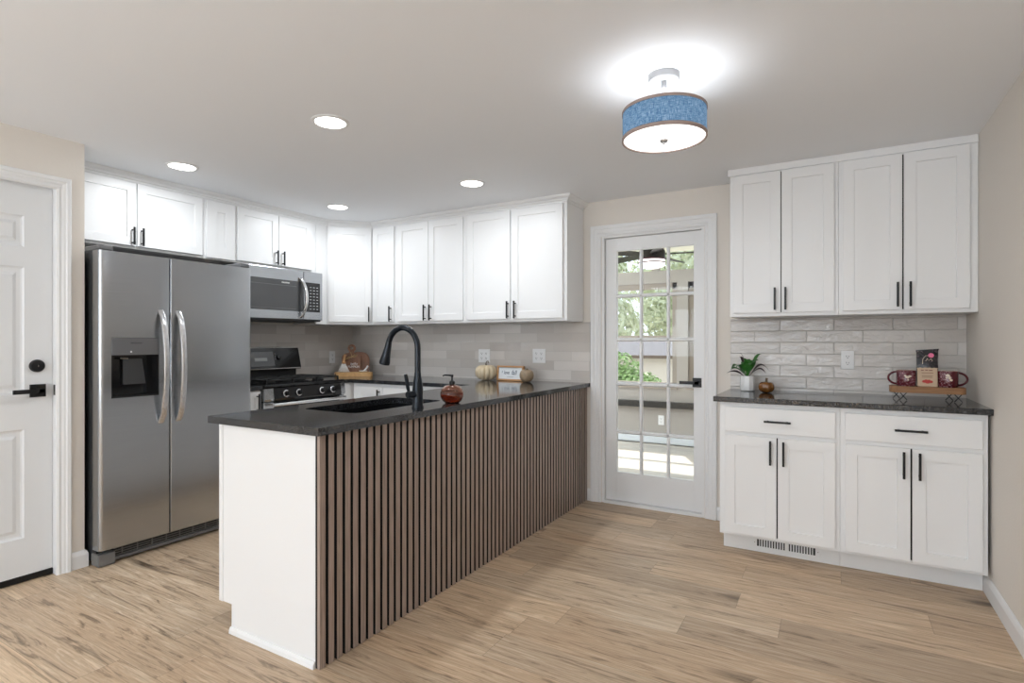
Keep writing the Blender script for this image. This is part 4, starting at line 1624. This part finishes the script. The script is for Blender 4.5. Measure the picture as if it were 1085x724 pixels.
# tray on hairpin legs
t = thing('riser_tray', 'rustic wooden riser tray on black crossed wire legs, carrying two mugs', 'tray', (0.428, 3.730, WT))
bm = new()
pts = rrect(-.165, .165, -.062, .062, .03, 6)
prism(bm, pts, .042, .076)
bmesh.ops.bevel(bm, geom=[e for e in bm.edges if abs(e.verts[0].co.z - e.verts[1].co.z) < 1e-6], offset=.004, segments=2, affect='EDGES')
put('slab', bm, M['rustic'], t, True, ang=50)
for sx in (-1, 1):
    for sy in (-1, 1):
        bm = new()
        for q in (-1, 1):
            cx = sx * .118 - sy * .012
            tube(bm, [(cx - q * .016, sy * .045, .043), (cx + q * .016, sy * .05, .002)], .0024, 6)
        put('leg', bm, M['black'], t, True)


def mug(label, loc, m, rz, side, motif):
    t = thing('mug', label, 'mug', loc, 0, 'maroon mugs on the riser tray')
    bm = new()
    lathe(bm, [(0, 0), (.040, 0), (.044, .004), (.0455, .03), (.0455, .084), (.0435, .086), (.0415, .084), (.0410, .012), (0, .008)], 36)
    put('cup', bm, m, t, True, ang=60)
    bm = new()
    pts = []
    for i in range(11):
        a = R(-80 + 160 * i / 10)
        pts.append((side * (.036 + .046 * math.cos(a)), -.004, .044 + .034 * math.sin(a)))
    tube(bm, pts, .0055, 8)
    put('handle', bm, M['maroonp'], t, True)
    bm = new()
    lathe(bm, [(.0418, .0865), (.0452, .0865), (.0452, .0875), (.0418, .0875), (.0418, .0865)], 36)
    bmesh.ops.delete(bm, geom=[f for f in bm.faces if len(f.verts) > 4], context='FACES')
    put('rim', bm, M['flower'], t, True)
    # printed motif follows the cup's wall
    bm = new()
    for (a0, z0_, ra, rz_) in motif:
        n = 12
        ring = []
        for i in range(n):
            q = 2 * PI * i / n
            a = R(a0) + ra * math.cos(q) / .046
            ring.append(bm.verts.new((.0462 * math.cos(a), .0462 * math.sin(a), z0_ + rz_ * math.sin(q))))
        bm.faces.new(ring)
    put('printed_flower', bm, M['flower'], t)
    return t


mug('maroon patterned mug left of the coffee bag, handle to the left', (0.338, 3.722, WT + .0765), M['maroon'], 0, -1,
    [(-88, .050, .010, .007), (-74, .055, .008, .006), (-100, .058, .006, .004), (-84, .036, .004, .006)])
mug('maroon mug right of the coffee bag, half patterned, handle to the right', (0.520, 3.722, WT + .0765), M['maroon2'], 0, 1,
    [(-98, .064, .010, .007), (-88, .052, .006, .009), (-80, .040, .007, .006), (-104, .052, .005, .004)])
# coffee bag
t = thing('coffee_bag', 'upright black printed coffee bag on the riser tray', 'coffee bag', (0.436, 3.762, WT + .0765), R(-3))
bm = new()
rows_ = []
for (z, w_, d_) in ((0, .044, .024), (.01, .046, .026), (.08, .047, .026), (.145, .046, .018), (.185, .045, .004), (.200, .049, .002)):
    wob = .003 if z > .14 else 0
    rows_.append([bm.verts.new((a * w_ + (wob if b > 0 else -wob), b * d_, z + (0.004 * a if z > .15 else 0))) for (a, b) in ((-1, -.7), (-.5, -1), (.5, -1), (1, -.7), (1, .7), (.5, 1), (-.5, 1), (-1, .7))])
for a, b in zip(rows_, rows_[1:]):
    for j in range(8):
        bm.faces.new((a[j], a[(j + 1) % 8], b[(j + 1) % 8], b[j]))
bm.faces.new(rows_[0])
bm.faces.new(rows_[-1])
put('pouch', bm, M['bag'], t, True, ang=50)
bm = new()
lathe(bm, [(0, 0), (.013, 0), (.013, .001), (0, .001)], 18)
o = put('pink_oval', bm, M['pink'], t, loc=(.016, -.013, .168), rot=(R(82), 0, 0))
bm = new()
tube(bm, [(-.022, -.024, .120), (-.020, -.022, .148), (-.008, -.018, .166), (.004, -.017, .166)], .0014, 5)
tube(bm, [(-.008, -.021, .137), (.0, -.0205, .150), (.006, -.0208, .139), (.014, -.0205, .149), (.022, -.0215, .138)], .0016, 5)
put('printed_scroll', bm, M['flower'], t, True)
# kraft packet
t = thing('paper_packet', 'kraft paper packet with red berry print in front of the coffee bag', 'packet', (0.430, 3.700, WT + .0765))
t.rotation_euler = (R(-4), 0, 0)
bm = new()
box(bm, -.044, .044, -.006, .006, 0, .098, .003, 2)
for i in range(9):
    x = -.040 + i * .010
    box(bm, x - .005, x + .005, -.004, .004, .096, .101 + .002 * (i % 2))
put('packet', bm, M['kraft'], t)
bm = new()
for (x, z, r_) in ((-.014, .028, .010), (0, .025, .011), (.014, .027, .0095), (-.006, .034, .007), (.006, .034, .006)):
    vs = [bm.verts.new((x + r_ * math.cos(2 * PI * i / 14), -.0066, z + r_ * .75 * math.sin(2 * PI * i / 14))) for i in range(14)]
    bm.faces.new(vs)
for i, f in enumerate(list(bm.faces)):
    for v in f.verts:
        v.co.y -= i * .0001
put('berry_print', bm, M['red'], t)
bm = new()
for (x0, x1, z, hh_) in ((-.028, -.016, .088, .0022), (-.010, .002, .089, .0022), (.006, .022, .088, .0022), (-.026, .026, .074, .0012), (-.024, .024, .060, .0008), (-.024, .020, .055, .0008), (-.024, .022, .050, .0008)):
    box(bm, x0, x1, -.0068, -.0060, z - hh_, z + hh_)
put('printed_lines', bm, M['brownink'], t)

# ------------------------------------------------------------ sunroom beyond the glazed door
struct('floor_sunroom', bx(-5.0, 2.2, WY + 0.06, SY + .12, -0.062, -0.002), M['sunfloor'])
struct('ceiling_sunroom', bx(-5.0, 2.2, WY + 0.16, SY + .3, 2.36, 2.44), M['sunceil'])
bm = new()
# far wall: low wall, columns, header and clerestory posts
box(bm, -5.0, 2.2, SY, SY + .12, 0, 0.690)
box(bm, -5.0, 2.2, SY, SY + .12, 1.945, 2.095)
for (a, b) in ((-5.0, -4.85), (-3.32, -3.20), (-1.630, -1.500), (0.1, 0.22), (2.05, 2.2)):
    box(bm, a, b, SY, SY + .12, 0.690, 1.945)
for c in (-4.9, -3.26, -1.895, -0.2, 1.2):
    box(bm, c - .04, c + .04, SY + .01, SY + .11, 2.095, 2.36)
struct('wall_sunroom', bm, M['sunwall'])
struct('wall_sunroom_right', bx(2.2, 2.3, WY + .12, SY + .12, 0, 2.44), M['sunwall'])
bm = new()
box(bm, -5.1, -5.0, WY + .12, SY + .12, 0, .7)
box(bm, -5.1, -5.0, WY + .12, SY + .12, 2.1, 2.44)
struct('wall_sunroom_left', bm, M['sunwall'])
n = 3
for (a, b) in ((-3.20, -1.630), (-1.500, 0.10)):
    bm = new()
    z0_, z1_ = .690, 1.945
    for (p, q, r_, s) in ((a, a + .060, z0_, z1_), (b - .060, b, z0_, z1_), (a, b, z0_, z0_ + .05), (a, b, z1_ - .07, z1_), (a + .06, b - .06, 1.275, 1.310)):
        box(bm, p, q, SY + .03, SY + .085, r_, s)
    box(bm, a - .01, b + .01, SY - .03, SY + .03, z0_ - .025, z0_)
    w_ = struct('window_%d' % n, bm, M['sunframe'])
    w_['kind'] = 'structure'
    put('glass', bx(a + .05, b - .05, SY + .055, SY + .058, z0_ + .04, z1_ - .06), M['glass'], w_)
    n += 1
o = put('wall_ledge', bx(-4.9, 2.0, SY - .10, SY, .444, .512, .003), M['ledge'])
tag(o, 'dark ledge running along the low sunroom wall beyond the glazed door', 'ledge')
bm = new()
prof(bm, [(SY, .012), (SY - .055, .012), (SY - .06, .03), (SY - .06, .085), (SY - .045, .108), (SY, .112)], lambda p, tt: (tt, p[0], p[1]), -4.8, 1.9)
o = put('baseboard_heater', bm, M['heater'])
tag(o, 'white baseboard heater along the foot of the sunroom wall', 'heater')
t = outlet('white outlet on the low sunroom wall, seen through the glazed door', (-1.815, SY, .285), 0, 1)
# ceiling fan
t = thing('ceiling_fan', 'dark ceiling fan with lit bowl, seen through the top panes', 'ceiling fan', (-1.555, 5.40, -.030))
bm = new()
lathe(bm, [(0, 2.389), (.07, 2.389), (.06, 2.30), (.02, 2.29), (.02, 2.20), (.10, 2.19), (.128, 2.15), (.128, 2.078), (0, 2.078)], 32)
put('motor', bm, M['fan'], t, True)
bm = new()
for z in (2.077, 2.045):
    lathe(bm, [(0, z), (.130, z), (.130, z - .012), (0, z - .012)], 32)
put('light_ring', bm, M['fanring'], t, True)
bm = new()
lathe(bm, [(0, 2.066), (.124, 2.066), (.124, 2.02), (.112, 2.002), (.06, 1.987), (0, 1.982)], 32)
put('light_bowl', bm, M['fanlight'], t, True)
for k in range(5):
    a = R(8 + 72 * k)
    bm = new()
    vs = []
    for z in (2.118, 2.126):
        for (r_, w_) in ((.10, -.022), (.20, -.052), (.64, -.068), (.66, -.05), (.66, .05), (.64, .068), (.20, .052), (.10, .022)):
            vs.append(bm.verts.new((r_ * math.cos(a) - w_ * math.sin(a), r_ * math.sin(a) + w_ * math.cos(a), z + w_ * .22)))
    bm.faces.new(vs[:8])
    bm.faces.new(vs[8:])
    for i in range(8):
        bm.faces.new((vs[i], vs[(i + 1) % 8], vs[8 + (i + 1) % 8], vs[8 + i]))
    put('blade', bm, M['fan'], t)

# ------------------------------------------------------------ garden
struct('ground', bx(-30, 20, SY + .12, 45, -0.45, -0.35), M['patio'])
rng = random.Random(11)


def leafball(bm, c, r, n, size, squash=(1, 1, 1)):
    for _ in range(n):
        v = Vector((rng.gauss(0, 1), rng.gauss(0, 1), rng.gauss(0, 1))).normalized()
        rr = r * (0.62 + .38 * rng.random() ** .5) * (1 + .12 * math.sin(v.x * 5 + v.z * 4))
        p = Vector(c) + Vector((v.x * rr * squash[0], v.y * rr * squash[1], v.z * rr * squash[2]))
        nrm = (v + Vector((rng.uniform(-.7, .7), rng.uniform(-.7, .7), rng.uniform(-.4, .9)))).normalized()
        u = nrm.orthogonal().normalized()
        w = nrm.cross(u)
        s = size * rng.uniform(.6, 1.2)
        a = rng.uniform(0, 2 * PI)
        u2 = u * math.cos(a) + w * math.sin(a)
        w2 = nrm.cross(u2)
        bm.faces.new([bm.verts.new(q) for q in (p - u2 * s, p + w2 * s * .45 + nrm * s * .15, p + u2 * s, p - w2 * s * .45 + nrm * s * .15)])


t = thing('bush', 'bright green leafy bush outside the sunroom window', 'bush', (0, 0, 0))
bm = new()
leafball(bm, (-3.50, 8.9, .56), .74, 4500, .042, (1.1, .8, .85))
leafball(bm, (-2.80, 8.8, .32), .50, 2600, .040)
leafball(bm, (-4.4, 9.1, .5), .75, 2400, .045)
put('foliage', bm, M['bush'], t)
bm = new()
for dx in (-.3, 0, .35):
    tube(bm, [(-3.6 + dx, 8.9, -.36), (-3.6 + dx * 1.6, 8.9, .4)], [.03, .015], 7)
put('stem', bm, M['bark'], t, True)
t = thing('garden_shed', 'low cream outbuilding with grey shingle roof beyond the bush', 'outbuilding', (0, 0, 0))
put('wall', bx(-7.5, -1.4, 12.2, 15.0, -.36, .92), M['shed'], t)
bm = new()
prof(bm, [(12.0, .93), (13.6, 1.36), (15.2, .93)], lambda p, tt: (tt, p[0], p[1]), -7.7, -1.2)
put('roof', bm, M['shingle'], t)
put('fascia', bx(-7.7, -1.2, 11.96, 12.0, .87, .94), M['fascia'], t)
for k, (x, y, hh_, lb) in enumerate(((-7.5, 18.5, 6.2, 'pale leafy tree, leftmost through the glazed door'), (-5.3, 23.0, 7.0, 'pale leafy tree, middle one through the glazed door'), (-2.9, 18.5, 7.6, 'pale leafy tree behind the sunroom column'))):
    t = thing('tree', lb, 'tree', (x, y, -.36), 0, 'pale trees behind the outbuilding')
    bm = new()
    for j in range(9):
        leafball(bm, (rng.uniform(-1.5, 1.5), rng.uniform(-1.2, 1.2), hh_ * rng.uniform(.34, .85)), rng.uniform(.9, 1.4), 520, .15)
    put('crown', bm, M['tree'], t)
    bm = new()
    tube(bm, [(0, 0, 0), (.1, 0, hh_ * .4), (-.05, .1, hh_ * .8)], [.20, .13, .05], 10)
    for j in range(5):
        a = rng.uniform(0, 6.28)
        tube(bm, [(.1, 0, hh_ * (.3 + .08 * j)), (1.2 * math.cos(a), 1.2 * math.sin(a), hh_ * (.5 + .08 * j))], [.07, .02], 7)
    put('trunk', bm, M['bark'], t, True)
